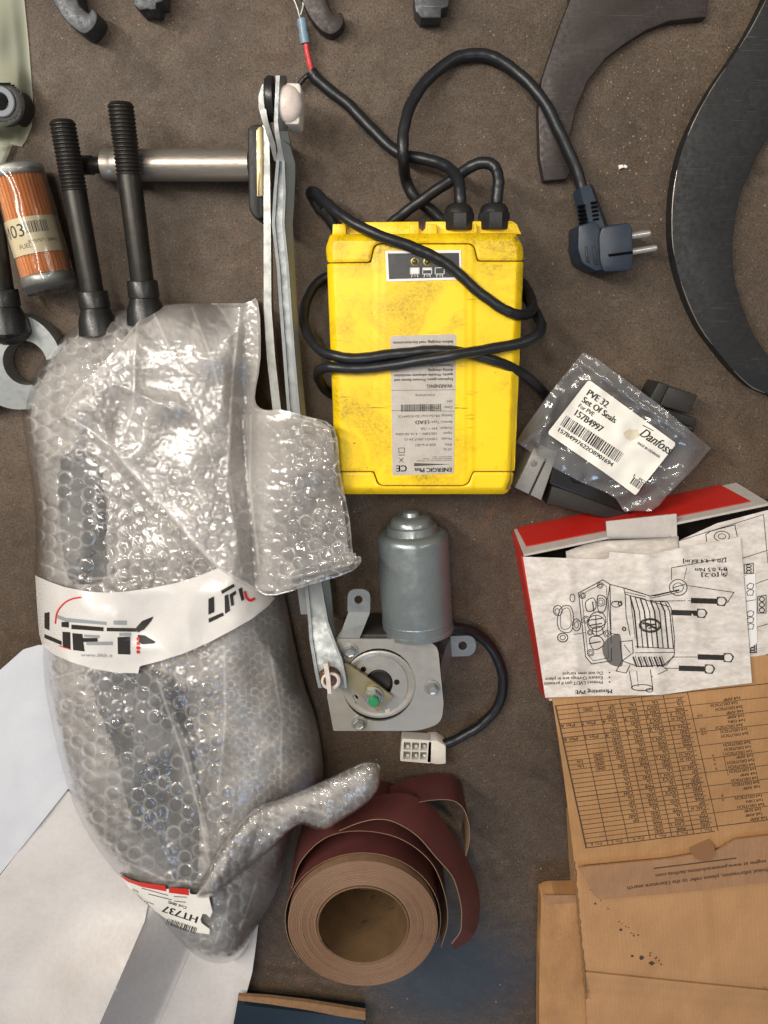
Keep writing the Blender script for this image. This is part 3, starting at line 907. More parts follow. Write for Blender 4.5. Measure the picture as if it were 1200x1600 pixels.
# mounting flange beyond the end with keyhole notches
fl = [(518, 368), (524, 354), (540, 347), (551, 347), (553, 357), (557, 361), (561, 357), (563, 347), (654, 346), (655, 356), (660, 361), (665, 356), (666, 346), (800, 345), (808, 350), (815, 366)]
mb = MB(); mb.prism([P(x, y, 0.058) for x, y in fl], 0.046, 0.058, 0.0008); mb.build('mounting_flange', 'yellow_plastic', ch, 30)
for (x0, x1) in ((640, 654), (668, 682), (741, 745), (520, 540)):
    mb = MB(); mb.prism([P(x0, 350, 0.064), P(x1, 350, 0.064), P(x1 + 1, 367, 0.064), P(x0 - 1, 367, 0.064)], 0.05, 0.064, 0.0006); mb.build('rib', 'yellow_plastic', ch, 30)
# display
dz = lambda X, Y: zch(X, Y)
pts = [(602, 392), (720, 391), (722, 437), (604, 440)]
sheet('display_panel', 'ink_white', pts, lambda X, Y, D: zch(X, Y) + 0.0006, 4, thick=0.0006, parent=ch)
disp = sheet('display_screen', 'screen_black', [(606, 396), (717, 395), (718, 433), (608, 436)], lambda X, Y, D: zch(X, Y) + 0.0009, 4, thick=0.0006, parent=ch)
for x in (648, 667.5):
    p = P(x, 409, ZT + 0.0022)
    ld = MB().lathe(p, (0, 0, 1), [(0, 0.0029), (0.0006, 0.0029), (0.0007, 0.0022), (0.0002, 0.0021)], 20).build('led_ring', 'led_ring', ch, 40)
    MB().ball(p, 0.0021, 14, 8, (1, 1, 0.5)).build('led', 'led', ld, 60)
pr = Print(); pr2 = Print()
for i, x in enumerate((648, 667.5, 687)):
    a_, b_ = x - 7, x + 7
    pr2.line([(a_, 418.5), (b_, 418.2), (b_, 428), (a_, 428.3)], 1.0, True)
    if i == 0: pr2.poly([(a_, 418.5), (b_, 418.2), (b_, 428), (a_, 428.3)])
    if i == 1: pr2.poly([(a_, 418.5), (b_, 418.2), (b_, 422), (a_, 422.3)])
    pr2.line([(a_ + 3, 429), (a_ + 2, 433)], 1.0); pr2.line([(b_ - 3, 429), (b_ - 2, 433)], 1.0); pr2.line([(x - 1, 431), (x + 2, 431)], 0.8)
pr2.build('printed_icons', 'ink_white', lambda X, Y: zch(X, Y) + 0.0011, ch)
# rating label, read from the far side
quad = roundpoly([(610, 525), (713, 522), (709, 740), (613, 743)], 3, 3)
ls = sheet('rating_label', 'sticker_grey', quad, lambda X, Y, D: zch(X, Y) + 0.0003, 4, thick=0.0004, parent=ch)
pr = Print(); ux, uy = frame((711, 735), (611, 737))
def chl(body, x, y, size, w=None, bold=0): pr.text(body, (x, y), ux, uy, size, w, 'L', bold)
chl('ENERGIC Plus', 706, 730.5, 9.5, 58, 0.35)
pr.poly([(704, 725.5), (647, 723.5), (647, 728.5)])
chl('CE', 636, 727, 14, 17, 0.4)
for y, w in ((718.5, 56), (715.6, 46), (712.8, 30)): chl('impianti industriali srl - charger', 706, y, 2.6, w)
chl('CP N.', 706, 700, 5.4); chl('P/N:        828-016-001', 706, 692.5, 5.4, 57); chl('Model:   CBHD1-XR-P 24-15', 706, 683.5, 5.4, 74)
chl('Input:     100/240V ~ 4.1A 50-60Hz', 706, 675, 5.4, 88); chl('Output:  24V = 15A', 707, 667, 5.6, 50)
chl('Battery Type:', 707, 657.5, 5.2, 34); chl('LEAD', 671, 657, 8, 22, 0.15); chl('Setting: XR-2w Inter 3D-015A9-C5', 707, 647.5, 5.2, 85)
pr.line([(612, 641.5), (710, 642.5)], 0.6)
chl('Date:   27/06/2020', 707, 634.5, 5.4, 48); chl('S/N:', 707, 625, 5.4); pr.bars((689, 631), ux, uy, 63, 11, 5, 1.3); chl('K2NUFR01#', 679, 615.5, 4.6, 30)
pr.line([(611, 610), (711, 609)], 0.6)
chl('WARNING', 707, 600, 8.5, 40, 0.1)
for i, s in enumerate(('Explosive gases. Prevent flames and', 'sparks. Provide adequate ventilation', 'during charging.', 'Disconnect the supply before', 'making or breaking the connection')):
    chl(s, 708, 590.5 - i * 7.2, 6.0, (92, 92, 40, 74, 88)[i], 0.1)
chl('For indoor use only', 708, 539, 6.2, 50, 0.1); chl('Before charging, read the instructions', 708, 532, 6.2, 94, 0.1)
pr.line([(623, 700), (632, 700), (632, 707), (623, 707)], 0.9, True); pr.line([(623, 711), (632, 711)], 1.2); pr.line([(624, 716), (630, 722)], 1.0); pr.line([(630, 716), (624, 722)], 1.0)
pr.build('printed_text', 'ink_soft', lambda X, Y: zch(X, Y) + 0.0003, ls)
# cable glands
for gx, gy in ((716, 341), (771, 340)):
    p = P(gx, gy + 20, 0.052); q = P(gx + 1, gy - 24, 0.052); L = (q - p).length
    g = MB().lathe(p, q - p, [(0, 0), (0, 0.0118), (L * 0.08, 0.0124), (L * 0.58, 0.0124), (L * 0.62, 0.0118)], 8, 0.5).build('gland_nut', 'black_plastic', ch, 25)
    MB().lathe(p, q - p, [(L * 0.58, 0.0114), (L * 0.74, 0.0108), (L * 0.9, 0.0088), (L * 0.97, 0.0062), (L * 0.97, 0.004)], 28).build('gland_dome', 'black_plastic', g, 50)
# cables
CR = 0.0041
def cable(name, pts, m='black_rubber', r=CR, n=12, sub=8, parent=None):
    pts = [P(*p) for p in pts]
    q_ = [Vector(p) for p in catmull(pts, sub)]
    q_ = [p + Vector((math.sin(k * .9) + math.sin(k * .37 + 1), math.cos(k * .7) + math.sin(k * .53), 0)) * r * .022 for k, p in enumerate(q_)]
    return MB().tube(q_, [r * (1 + .025 * math.sin(k * 1.3)) for k in range(len(q_))], n).build(name, m, parent, 60)
cable('output_cable', [(719, 330, .052), (719, 305, .052), (716, 282, .046), (700, 262, .034), (670, 250, .024), (632, 243, .018), (605, 226, .013), (574, 195, .009), (543, 163, .007), (501, 130, .0062), (486, 112, .006)], parent=ch, r=0.0046)
cable('mains_cable', [(775, 330, .052), (777, 305, .052), (779, 284, .051), (774, 263, .048), (758, 254, .046), (735, 261, .042), (708, 280, .034), (670, 305, .024), (632, 333, .016), (608, 352, .010), (570, 390, .0065), (540, 385, .0062), (522, 353, .008), (502, 326, .012)], parent=ch, r=0.0044)
cable('mains_cable', [(500, 330, .010), (490, 312, .015), (485, 301, .022), (492, 300, .034), (505, 312, .048), (524, 329, .062), (555, 350, .073), (593, 368, .0776), (639, 384, .0776), (665, 395, .0776), (693, 409, .0776), (720, 431, .0776), (750, 458, .0776), (783, 481, .0775), (806, 491, .074), (826, 490, .062), (832, 478, .045), (826, 458, .026), (812, 440, .010), (780, 440, .0062)], parent=ch)
cable('mains_cable', [(790, 470, .0065), (818, 462, .010), (832, 480, .030), (842, 498, .050), (846, 512, .063), (836, 526, .074), (810, 537, .078), (760, 546, .0815), (710, 555, .0852), (660, 563, .0825), (610, 571, .0785), (560, 576, .0776), (522, 574, .077), (503, 576, .068), (497, 584, .05), (500, 596, .032), (512, 612, .014), (540, 625, .0065)], parent=ch)
cable('mains_cable', [(900, 700, .007), (870, 650, .010), (853, 618, .026), (833, 597, .048), (807, 578, .066), (770, 563, .076), (737, 554, .0776), (700, 548, .0776), (660, 549, .0776), (610, 554, .0776), (560, 560, .078), (527, 557, .076), (499, 545, .064), (480, 520, .045), (475, 493, .03), (482, 463, .018), (503, 437, .009), (540, 425, .0062)], parent=ch)
cable('mains_cable', [(760, 380, .0065), (700, 350, .008), (672, 328, .009), (647, 307, .010), (634, 280, .013), (630, 245, .032), (631, 203, .030), (643, 161, .022), (670, 123, .014), (708, 93, .008), (743, 85, .0065), (773, 91, .0065), (808, 114, .008), (846, 154, .014), (873, 204, .016), (900, 264, .016), (911, 300, .016)], parent=ch, r=0.0046)
# bare end of the output lead
cable('red_wire', [(487, 112, .007), (484, 100, .008), (480, 82, .009), (477, 64, .010)], 'red_wire', 0.0021, 10, 6, ch)
cable('black_wire', [(488, 113, .006), (478, 120, .006), (472, 126, .006), (462, 140, .006)], 'black_rubber', 0.0019, 10, 6, ch)
rt = MB().lathe(P(477, 68, .010), P(472, 36, .011) - P(477, 68, .010), [(0, .002), (0, .0036), (.006, .0038), (.008, .0032), (.0125, .0038), (.0165, .0036), (.0175, .002)], 18).build('crimp_terminal', 'crimp_blue', ch, 40)
cable('terminal_ring', [(472, 38, .011), (468, 24, .011), (464, 10, .011), (459, -4, .011), (466, -16, .011), (473, -6, .011), (474, 8, .011), (470, 24, .011)], 'zinc_bright', 0.0011, 8, 6, rt)
MB().cyl(P(473, 38, .011), P(470, 31, .011), .0018, 12).build('copper_strands', 'copper', rt, 40)
# plug: angled mains plug, lying on its side
pg = MB()
pz = 0.030
neck = [P(911, 296, .017), P(918, 318, .018), P(924, 340, .019), P(930, 362, .020)]
MB().lathe(neck[0] + (neck[0] - neck[3]).normalized() * 0.001, neck[3] - neck[0], [(0, 0), (0, .0078), (.003, .0086), (.02, .0098), (.036, .0112), (.042, .011)], 6, 0.5).build('strain_relief', 'plug_plastic', ch, 20)
body = MB()
body.prism([P(x, y, .036) for x, y in roundpoly([(904, 352), (930, 345), (940, 362), (944, 392), (948, 420), (932, 424), (910, 412), (903, 390)], 4, 3)], .003, .036, .0012)
pb = body.build('plug_body', 'plug_plastic', ch, 35)
head = MB()
head.prism([P(x, y, .038) for x, y in roundpoly([(941, 354), (982, 347), (988, 356), (990, 390), (989, 419), (981, 423), (944, 425), (938, 410), (936, 370)], 4, 3)], .002, .038, .0012)
hd = head.build('plug_head', 'plug_plastic', ch, 35)
tr = MB(); tr.prism([P(x, y, .0395) for x, y in [(951, 397), (989, 392), (989, 396), (952, 401)]], .03, .0392, .0003); tr.build('earth_slot', 'hole_black', hd, 30)
MB().prism([P(x, y, .0375) for x, y in [(914, 385), (917, 384), (921, 411), (917, 409)]], .02, .0372, .0004).build('grip_rib', 'black_plastic', pb, 30)
MB().prism([P(x, y, .0375) for x, y in [(926, 384), (929, 384), (934, 414), (930, 413)]], .02, .0372, .0004).build('grip_rib', 'black_plastic', pb, 30)
for k in range(5):
    for s in (0, 1):
        x = 906 + k * 0.6 + s * 19; y = 320 + k * 6.6 - s * 5
        MB().prism([P(x, y, .0305), P(x + 9, y - 1.4, .0305), P(x + 9, y + 1.6, .0305), P(x, y + 3, .0305)], .022, .0300, .0003).build('relief_slot', 'hole_black', ch, 30)
for (x0, y0, x1, y1, z) in ((984, 369, 1017, 364, .028), (984, 394, 1027, 387, .021)):
    p = P(x0, y0, z); q = P(x1, y1, z); L = (q - p).length
    MB().lathe(p, q - p, [(0, 0), (0, .0026), (L - .002, .0026), (L - .0006, .002), (L, 0)], 18).build('plug_pin', 'chrome', hd, 50)
# ------------------------------------------------------------------ wiper motor with its linkage
wm = thing('wiper_motor', 'grey wiper motor with zinc gearbox plate and long linkage arms', 'wiper motor', P(600, 1070, 0))
# motor can
a, b = P(644, 832, .036), P(653, 984, .036)
L = (b - a).length; R = 0.0312
MB().lathe(a, b - a, [(-.001, 0), (-.001, R * .8), (0, R * .9), (.0025, R * .975), (.006, R), (L - .004, R * 1.0), (L - .003, R * 1.03), (L, R * 1.03), (L, 0)], 56, ref=(0, 0, 1)).build('motor_can', 'motor_grey', wm, 40)
MB().lathe(a, b - a, [(L - .012, R * 1.001), (L - .0115, R * 1.008), (L - .0105, R * 1.008), (L - .010, R * 1.001)], 56).build('crimp_bead', 'motor_grey', wm, 40)
mc = MB().lathe(a, a - b, [(-.002, R * .75), (.003, R * .71), (.007, R * .69), (.0076, R * .60), (.011, R * .58), (.0135, R * .51), (.0147, R * .37), (.0152, R * .25), (.0185, R * .22), (.0195, R * .13), (.0197, 0)], 44).build('bearing_cap', 'motor_grey', wm, 40)
p = P(677, 849, .055)
MB().cyl(p - Vector((0, .004, .004)), p + Vector((0, .0015, .0025)), .0042, 16).build('can_screw', 'gold_zinc', wm, 40)
# gear housing under the plate
mb = MB(); mb.prism([P(x, y, .045) for x, y in roundpoly([(532, 985), (680, 985), (690, 1030), (692, 1105), (670, 1128), (535, 1128)], 18, 4)], .004, .052, .004); mb.build('gear_housing', 'soft_black', wm, 35)
# the plate with real holes
ZP = .060
ol = roundpoly([(527, 998), (657, 999), (684, 1008), (693, 1099), (690, 1130), (655, 1142), (521, 1142), (511, 1088)], [2, 3, 22, 4, 18, 16, 2, 2], 5)
pl = plate('gear_plate', 'zinc_warm', ol, [circ(592, 1070, 57, 40)], ZP - .0022, ZP, wm)
# raised dish: annular rim and inner floor, four small holes and a centre opening
c = P(592, 1070, ZP); s = mm(592, 1070, ZP)
MB().lathe((c.x, c.y, ZP - .0022), (0, 0, 1), [(0.0005, 57.5 * s), (.0023, 57.5 * s), (.0029, 55 * s), (.0029, 53 * s), (.0012, 47 * s), (.0010, 43 * s)], 48).build('dish_rim', 'zinc_warm', pl, 60)
plate('dish_floor', 'zinc_warm', circ(592, 1070, 45, 40), [circ(592, 1068, 22, 24), circ(568, 1046, 4.6, 12), circ(620, 1066, 4.6, 12), circ(554, 1091, 5.6, 12), circ(605, 1110, 4.6, 12)], ZP - .0015, ZP - .0002, pl)
MB().lathe((c.x, c.y, ZP - .012), (0, 0, 1), [(0, 0), (0, 20 * s), (.006, 20 * s), (.0066, 18 * s), (.006, 16 * s), (.006, 0)], 28).build('output_boss', 'soft_black', pl, 40)
mb = MB(); mb.strip([(521, 1141), (511, 1088), (518, 1040)], [(526, 1141), (516, 1088), (523, 1040)], [.056] * 3, [.0598] * 3, .004); mb.build('plate_flange', 'zinc', pl, 30)
# hex bolts
def hexbolt(x, y, z, r, parent, m='zinc_bright', tilt=(0, 0, 1)):
    p = P(x, y, z)
    w = MB().lathe(p, tilt, [(0, r * 1.35), (.0010, r * 1.35), (.0012, r * 1.2), (.0012, 0)], 24).build('bolt_washer', m, parent, 40)
    MB().lathe(p, tilt, [(.001, r), (.0045, r), (.0052, r * .86), (.0046, r * .6), (.0044, 0)], 6, random.random()).build('bolt_head', m, w, 20)
for x, y in ((547, 1016), (675, 1074), (561, 1129)): hexbolt(x, y, ZP, .0052, wm)
# crank arm
mb = MB()
mb.strip([(508, 1046), (540, 1036), (566, 1053), (592, 1071), (613, 1088)], [(520, 1072), (540, 1070), (556, 1080), (572, 1095), (591, 1113)], [.068, .068, .068, .066, .066], [.068, .068, .068, .066, .066], .003)
ca = mb.build('crank_arm', 'gold_zinc', wm, 25)
p = P(584, 1087, .0665)
MB().lathe(p, (0, 0, 1), [(0, .0086), (.001, .0086), (.0012, .0078), (.0012, 0)], 28).build('crank_washer', 'zinc_bright', ca, 40)
nt_ = MB().lathe(p, (0, 0, 1), [(.001, .0074), (.0066, .0074), (.0076, .0064), (.0076, .0046)], 6, .3).build('crank_nut', 'zinc_bright', ca, 20)
MB().lathe(p, (0, 0, 1), [(.004, .0047), (.0115, .0047), (.0122, .004), (.0122, 0)], 20).build('paint_marked_stud', 'green_paint', ca, 40)
# bracket tabs
tab = roundpoly([(543, 956), (543, 920), (579, 921), (578, 957)], [2, 15, 15, 2], 6)
t1 = plate('mounting_tab', 'zinc', tab, [circ(560, 937, 6.5, 18)], .0485, .0505, wm)
mb = MB(); mb.strip([(545, 955), (534, 985), (524, 999)], [(578, 957), (571, 975), (561, 999)], [.0504, .052, .059], [.0504, .052, .059], .002); mb.build('tab_leg', 'zinc', t1, 30)
tab = roundpoly([(702, 994), (744, 993), (743, 1025), (703, 1026)], [2, 16, 16, 2], 6)
t2 = plate('mounting_tab', 'zinc', tab, [circ(723, 1009, 6.8, 18)], .024, .026, wm)
mb = MB(); mb.strip([(704, 994), (697, 1010), (688, 1040), (689, 1052)], [(706, 1026), (703, 1036), (694, 1062), (692, 1075)], [.026, .035, .052, .058], [.026, .032, .048, .056], .002); mb.build('tab_leg', 'zinc', t2, 30)
# linkage arms
def lerp(pts, ys):
    return [np.interp(y, [p[0] for p in pts], [p[1] for p in pts]) for y in ys]
ys = [196, 225, 260, 300, 350, 420, 480, 560, 640, 760, 880, 960]
lx = lerp([(196, 410), (225, 411), (350, 412), (480, 412), (560, 417), (640, 426), (960, 470)], ys); rx = lerp([(196, 414), (225, 421), (350, 423), (480, 424), (560, 430), (640, 439), (960, 482)], ys)
mb = MB(); mb.strip(list(zip(lx, ys)), list(zip(rx, ys)), [.046] * 12, [.046] * 12, .012); mb.build('linkage_arm', 'zinc_bright', wm, 30)
ys = [118, 150, 190, 206, 235, 260, 300, 350, 420, 480, 560, 640, 760, 880, 930, 970, 1000, 1030, 1058, 1075]
lx = lerp([(118, 431), (190, 428), (206, 429), (235, 434), (260, 431), (300, 428), (350, 425), (420, 433), (480, 437), (560, 443), (640, 449), (880, 473), (930, 478), (970, 482), (1000, 484), (1030, 489), (1058, 494), (1075, 498)], ys)
rx = lerp([(118, 437), (190, 434), (206, 436), (235, 441), (260, 446), (300, 446), (350, 444), (420, 451), (480, 455), (560, 461), (640, 468), (880, 497), (930, 505), (970, 512), (1000, 522), (1030, 534), (1058, 540), (1075, 542)], ys)
zz = [.062] * 4 + [.058, .054] + [.052] * 9 + [.056, .062, .070, .074, .074]
mb = MB(); mb.strip(list(zip(lx, ys)), list(zip(rx, ys)), zz, zz, .003); arm = mb.build('linkage_arm', 'zinc', wm, 30)
# folded flanges of the channel
ys2 = [205, 235, 255, 280, 320, 350, 420, 480, 560, 640, 760, 880, 930, 970, 1000, 1030]
l2 = lerp(list(zip(ys, rx)), ys2); r2 = [x + w for x, w in zip(l2, (14, 14, 16, 15, 14, 13, 10, 9, 9, 9, 11, 14, 13, 9, 5, 3))]
zl = lerp(list(zip(ys, zz)), ys2)
mb = MB(); mb.strip(list(zip(l2, ys2)), list(zip(r2, ys2)), [z - .0004 for z in zl], [z - .008 for z in zl], .002); mb.build('channel_flange', 'zinc_dull', arm, 30)
ys3 = [250, 300, 350, 420, 480, 560, 640, 760, 880, 930, 970, 1000, 1030, 1058, 1075]
la = lerp(list(zip(ys, lx)), ys3); ra = lerp(list(zip(ys, rx)), ys3); z3 = lerp(list(zip(ys, zz)), ys3)
mb = MB(); mb.strip([(x - .5, y) for x, y in zip(la, ys3)], [(x + 4.5, y) for x, y in zip(la, ys3)], [z + .0030 for z in z3], [z + .0030 for z in z3], .006); mb.build('channel_lip', 'zinc_dull', arm, 30)
mb = MB(); mb.strip([(x - 3.5, y) for x, y in zip(ra, ys3)], [(x + .5, y) for x, y in zip(ra, ys3)], [z + .0030 for z in z3], [z + .0030 for z in z3], .006); mb.build('channel_lip', 'zinc_dull', arm, 30)
mb = MB(); mb.strip([(436, 118), (436, 150), (435, 190), (438, 215)], [(447, 118), (452, 150), (449, 200), (456, 230)], [.06] * 4, [.05] * 4, .003); mb.build('upright_lug', 'zinc', arm, 30)
# outer lug that carries the pivot
mb = MB(); mb.strip([(417, 126), (409, 133), (404, 150), (404, 168), (410, 190), (420, 220), (428, 250)], [(423, 124), (417, 135), (415, 152), (415, 168), (419, 190), (430, 225), (434, 255)], [.058] * 5 + [.052, .047], [.058] * 5 + [.052, .047], .02)
mb.build('pivot_lug', 'zinc_bright', wm, 35)
p = P(427, 152, .05)
MB().lathe(P(416, 155, .047), (1, 0, 0), [(0, 0), (0, .014), (.002, .0155), (.006, .0155), (.008, .013), (.008, 0)], 30).build('rubber_seal', 'black_plastic', wm, 40)
# white ball-joint clip
bj = MB(); bj.prism([P(x, y, .056) for x, y in roundpoly([(446, 128), (469, 129), (471, 140), (468, 195), (444, 194)], 5, 4)], .030, .056, .002)
bjo = bj.build('ball_socket', 'white_plastic', wm, 35)
MB().ball(P(451, 163, .054), .0105, 22, 14, (1, 1.25, .75)).build('ball_dome', 'nylon', bjo, 60)
# lower ball joint
lb = MB().ball(P(515, 1058, .075), .0095, 22, 14, (1, 1, .55)).build('ball_joint', 'grease', wm, 60)
MB().lathe(P(517, 1062, .0762), (0, 0, 1), [(0, .0088), (.003, .0082), (.0038, .0066), (.002, .005), (.001, 0)], 26).build('joint_ring', 'nylon', lb, 50)
mb = MB(); mb.strip([(505, 1038), (509, 1060), (512, 1084)], [(512, 1036), (516, 1060), (518, 1084)], [.083, .084, .083], [.083, .084, .083], .004); mb.build('joint_clip', 'nylon', lb, 30)
# pivot shaft with rubber pad
a, b = P(162, 258, .020), P(392, 258, .030)
L = (b - a).length; r = .0118
ps = MB().lathe(a, b - a, [(-.0005, 0), (0, r * .88), (.001, r), (L * .07, r), (L * .072, r * .985), (L * .1, r * .985), (L * .101, r), (L, r)], 40).build('pivot_shaft', 'turned_steel', wm, 40)
MB().lathe(a, a - b, [(-.001, .0062), (.008, .0062), (.009, .0072), (.018, .0072), (.0195, .006), (.0195, 0)], 24).build('shaft_end', 'phosphate_steel', ps, 40)
mb = MB(); mb.prism([P(x, y, .046) for x, y in roundpoly([(386, 200), (396, 193), (411, 194), (413, 342), (398, 343), (388, 326)], 8, 4)], .004, .046, .003)
pad = mb.build('rubber_pad', 'soft_black', wm, 35)
mb = MB(); mb.prism([P(x, y, .0478) for x, y in roundpoly([(400, 203), (405, 197), (411, 197), (411, 307), (401, 308)], 2, 3)], .03, .0478, .0008); mb.build('clamp_plate', 'gold_zinc', pad, 30)
# lead and connector
cable('motor_lead', [(690, 985, .03), (712, 981, .026), (737, 986, .018), (763, 1007, .009), (780, 1037, .007), (786, 1070, .007), (778, 1103, .007), (752, 1132, .007), (723, 1150, .008), (697, 1162, .010), (680, 1166, .010)], 'black_rubber', .0047, 12, 8, wm)
cz = .017
ux_ = (P(690, 1158, cz) - P(626, 1155, cz)).normalized(); 
cn = MB(); cn.prism([P(x, y, cz) for x, y in roundpoly([(668, 1158), (683, 1157), (697, 1166), (697, 1194), (684, 1195), (666, 1192)], 2, 2)], .001, cz, .0012)
cno = cn.build('connector', 'white_plastic', wm, 30)
plate('connector_shroud', 'white_plastic', roundpoly([(628, 1154), (674, 1157), (673, 1193), (625, 1189)], 3, 3), [[(631 + i * 13.2 + j * -.6, 1159.5 + j * 14.5 + i * .5), (642 + i * 13.2 + j * -.6, 1160 + j * 14.5 + i * .5), (641.5 + i * 13.2 + j * -.6, 1172 + j * 14.5 + i * .5), (630.5 + i * 13.2 + j * -.6, 1171.5 + j * 14.5 + i * .5)] for i in range(3) for j in range(2)], .004, cz, cno)
mb = MB(); mb.prism([P(x, y, .006) for x, y in [(630, 1157), (672, 1159), (671, 1190), (628, 1187)]], .001, .006); mb.build('connector_floor', 'card_grey', cno, 30)
for i in range(3):
    for j in range(2):
        x, y = 637 + i * 13.2, 1166 + j * 14.5
        MB().cyl(P(x, y, .005), P(x, y, .0125), .0016, 10).build('terminal', 'zinc_bright', cno, 40)

# ------------------------------------------------------------------ sandpaper roll
sr = thing('sandpaper_roll', 'brown-red abrasive cloth roll standing on end, outer turns loose', 'sandpaper roll', P(600, 1350, 0))
ZR = .092
c = P(567, 1446, ZR); s = mm(567, 1446, ZR)
ro, ri = 117 * s, 73 * s
prof = [(0.001, ri), (ZR - .0006, ri), (ZR, ri + .0006)]
nr = 26
for k in range(1, nr):
    r = ri + .0008 + (ro - ri - .001) * k / nr
    prof += [(ZR + random.uniform(-.0001, .0002), r - .0003), (ZR - random.uniform(.0001, .0004), r + .0003)]
prof += [(ZR - .0004, ro), (.001, ro)]
m, nt, bs = nmat('roll_face')
tcn = N(nt, 'ShaderNodeTexCoord'); mp = N(nt, 'ShaderNodeMapping'); mp.inputs['Location'].default_value = (-c.x, -c.y, 0)
nt.links.new(tcn.outputs['Object'], mp.inputs['Vector'])
wv = N(nt, 'ShaderNodeTexWave', wave_type='RINGS', rings_direction='Z'); wv.inputs['Scale'].default_value = 210; wv.inputs['Distortion'].default_value = 1.2; wv.inputs['Detail'].default_value = 3; wv.inputs['Detail Scale'].default_value = 1.5
nt.links.new(mp.outputs['Vector'], wv.inputs['Vector'])
cc = ramp(nt, wv.outputs['Fac'], [(0.1, hexc('#6c523f')), (0.6, hexc('#7d5f48')), (0.95, hexc('#86684f'))])
cc = mix(nt, ramp(nt, noise(nt, mp.outputs['Vector'], 60, 4), [(0.5, 0.0), (0.75, 0.5)]), cc, hexc('#6a4430'))
nt.links.new(cc, bs.inputs['Base Color']); bs.inputs['Roughness'].default_value = 0.7
MB().lathe((c.x, c.y, 0), (0, 0, 1), prof, 96).build('wound_roll', 'roll_face', sr, 30)
MB().lathe((c.x, c.y, 0), (0, 0, 1), [(.0008, ri - .0004), (ZR + .0004, ri - .0004), (ZR + .0008, ri - .0012), (ZR + .0004, ri - .0020), (.0008, ri - .0020)], 72).build('cardboard_core', 'core_card', sr, 30)
MB().lathe((c.x, c.y, 0), (0, 0, 1), [(.0006, 0), (.0008, ri - .003)], 40).build('core_floor', 'core_card', sr, 30)
def ribbon(name, pts, z0, z1, m_out='sand_grit', th=.0006, parent=None, back='sand_back', flare=0):
    """upright band that follows a plan line; pts measured at the height of its top edge"""
    pp = catmull([P(x, y, z1 if len(q) == 0 else q[0]) for x, y, *q in pts], 8)
    pp = [Vector(p) for p in pp]
    n = len(pp); vo = []; fo = []; vi = []
    for k, p in enumerate(pp):
        d = (pp[min(k + 1, n - 1)] - pp[max(k - 1, 0)]); nn = Vector((-d.y, d.x, 0)).normalized()
        vo += [p, Vector((p.x, p.y, z0))]
        q = p - nn * th; vi += [Vector((q.x, q.y, p.z)), Vector((q.x, q.y, z0))]
    fo = [(2 * k, 2 * k + 1, 2 * k + 3, 2 * k + 2) for k in range(n - 1)]
    o = MB().add(vo, fo).build(name, m_out, parent, 60)
    rim = [(2 * k, 2 * k + 2, 2 * n + 2 * k + 2, 2 * n + 2 * k) for k in range(n - 1)]
    MB().add(vo + vi, [tuple(2 * n + i for i in f) for f in fo] + rim).build('backing', back, o, 60)
    return o
# outermost tight turn, a little lower than the rest, then loose loops to the right
r1 = 122
tight = [(567 + r1 * math.cos(a_) * 1.0, 1446 - 4 + r1 * math.sin(a_) * .86) for a_ in np.linspace(math.radians(-215), math.radians(20), 20)]
ribbon('loose_turn', [(x, y - 5, .084) for x, y in tight], .001, .084, parent=sr)
ribbon('loose_turn', [(455, 1388, .080), (470, 1345, .080), (510, 1308, .080), (565, 1298, .080), (625, 1310, .080), (672, 1345, .080), (694, 1392, .080), (700, 1440, .080), (690, 1480, .080)], .001, .08, parent=sr)
oe = catmull([(530, 1272), (560, 1257), (593, 1243), (635, 1241), (668, 1256), (693, 1283), (722, 1327), (743, 1372), (750, 1410), (747, 1443), (735, 1468), (710, 1484)], 5)
ie = catmull([(530, 1298), (560, 1286), (590, 1280), (618, 1285), (652, 1306), (681, 1339), (706, 1368), (716, 1395), (721, 1420), (721, 1440), (719, 1456), (706, 1474)], 5)
nz = len(oe)
mb = MB(); mb.strip([tuple(p) for p in ie], [tuple(p) for p in oe], [.078] * nz, list(np.interp(np.arange(nz), [0, nz * .6, nz - 1], [.048, .050, .066])), .0008)
lt = mb.build('loose_turn', 'sand_grit', sr, 50)
MB().tube([P(x, y, .0784) for x, y in ie], .0005, 5).build('cut_edge', 'sand_back', lt, 60)
ribbon('loose_turn', [(610, 1268, .052), (650, 1254, .052), (698, 1249, .052), (722, 1260, .052), (733, 1288, .052), (733, 1318, .052), (728, 1338, .052)], .012, .052, parent=sr, back='sand_back')

# ------------------------------------------------------------------ folded white card, lower left
fw = thing('white_card', 'big folded white card sheet with a gutter, lower left corner', 'card', P(100, 1500, 0))
def zcard(X, Y): return .030 + .048 * sstep(1400, 1540, Y) * sstep(60, 226, X + (Y - 1440) * .4375)
sheet('top_panel', 'card_white', [(104, 1234), (150, 1262), (236, 1392), (226, 1440), (140, 1636), (-90, 1636), (-90, 1480), (0, 1368)], lambda X, Y, D: zcard(X, Y) + .003 * vnoise(X / 70, Y / 80, 2) + .0008 * vnoise(X / 22, Y / 18, 29), 8, thick=.0012, parent=fw)
def zslope(X, Y):
    t_ = np.clip(((X - 226) + (Y - 1440) * .4375) / 85, 0, 1)
    return (zcard(X - t_ * 85, Y) + .0015) * (1 - t_) + .003 * t_
sheet('sloped_panel', 'card_white', [(226, 1440), (231, 1412), (330, 1400), (312, 1450), (234, 1636), (140, 1636)], lambda X, Y, D: zslope(X, Y), 5, thick=.0012, parent=fw)
sheet('lower_panel', 'card_white', [(302, 1475), (330, 1420), (404, 1440), (399, 1484), (394, 1520), (362, 1636), (234, 1636)], lambda X, Y, D: 0.0045 + .008 * np.clip(((X - 300) + (Y - 1480) * .4375) / 110, 0, 1), 6, thick=.0012, parent=fw)
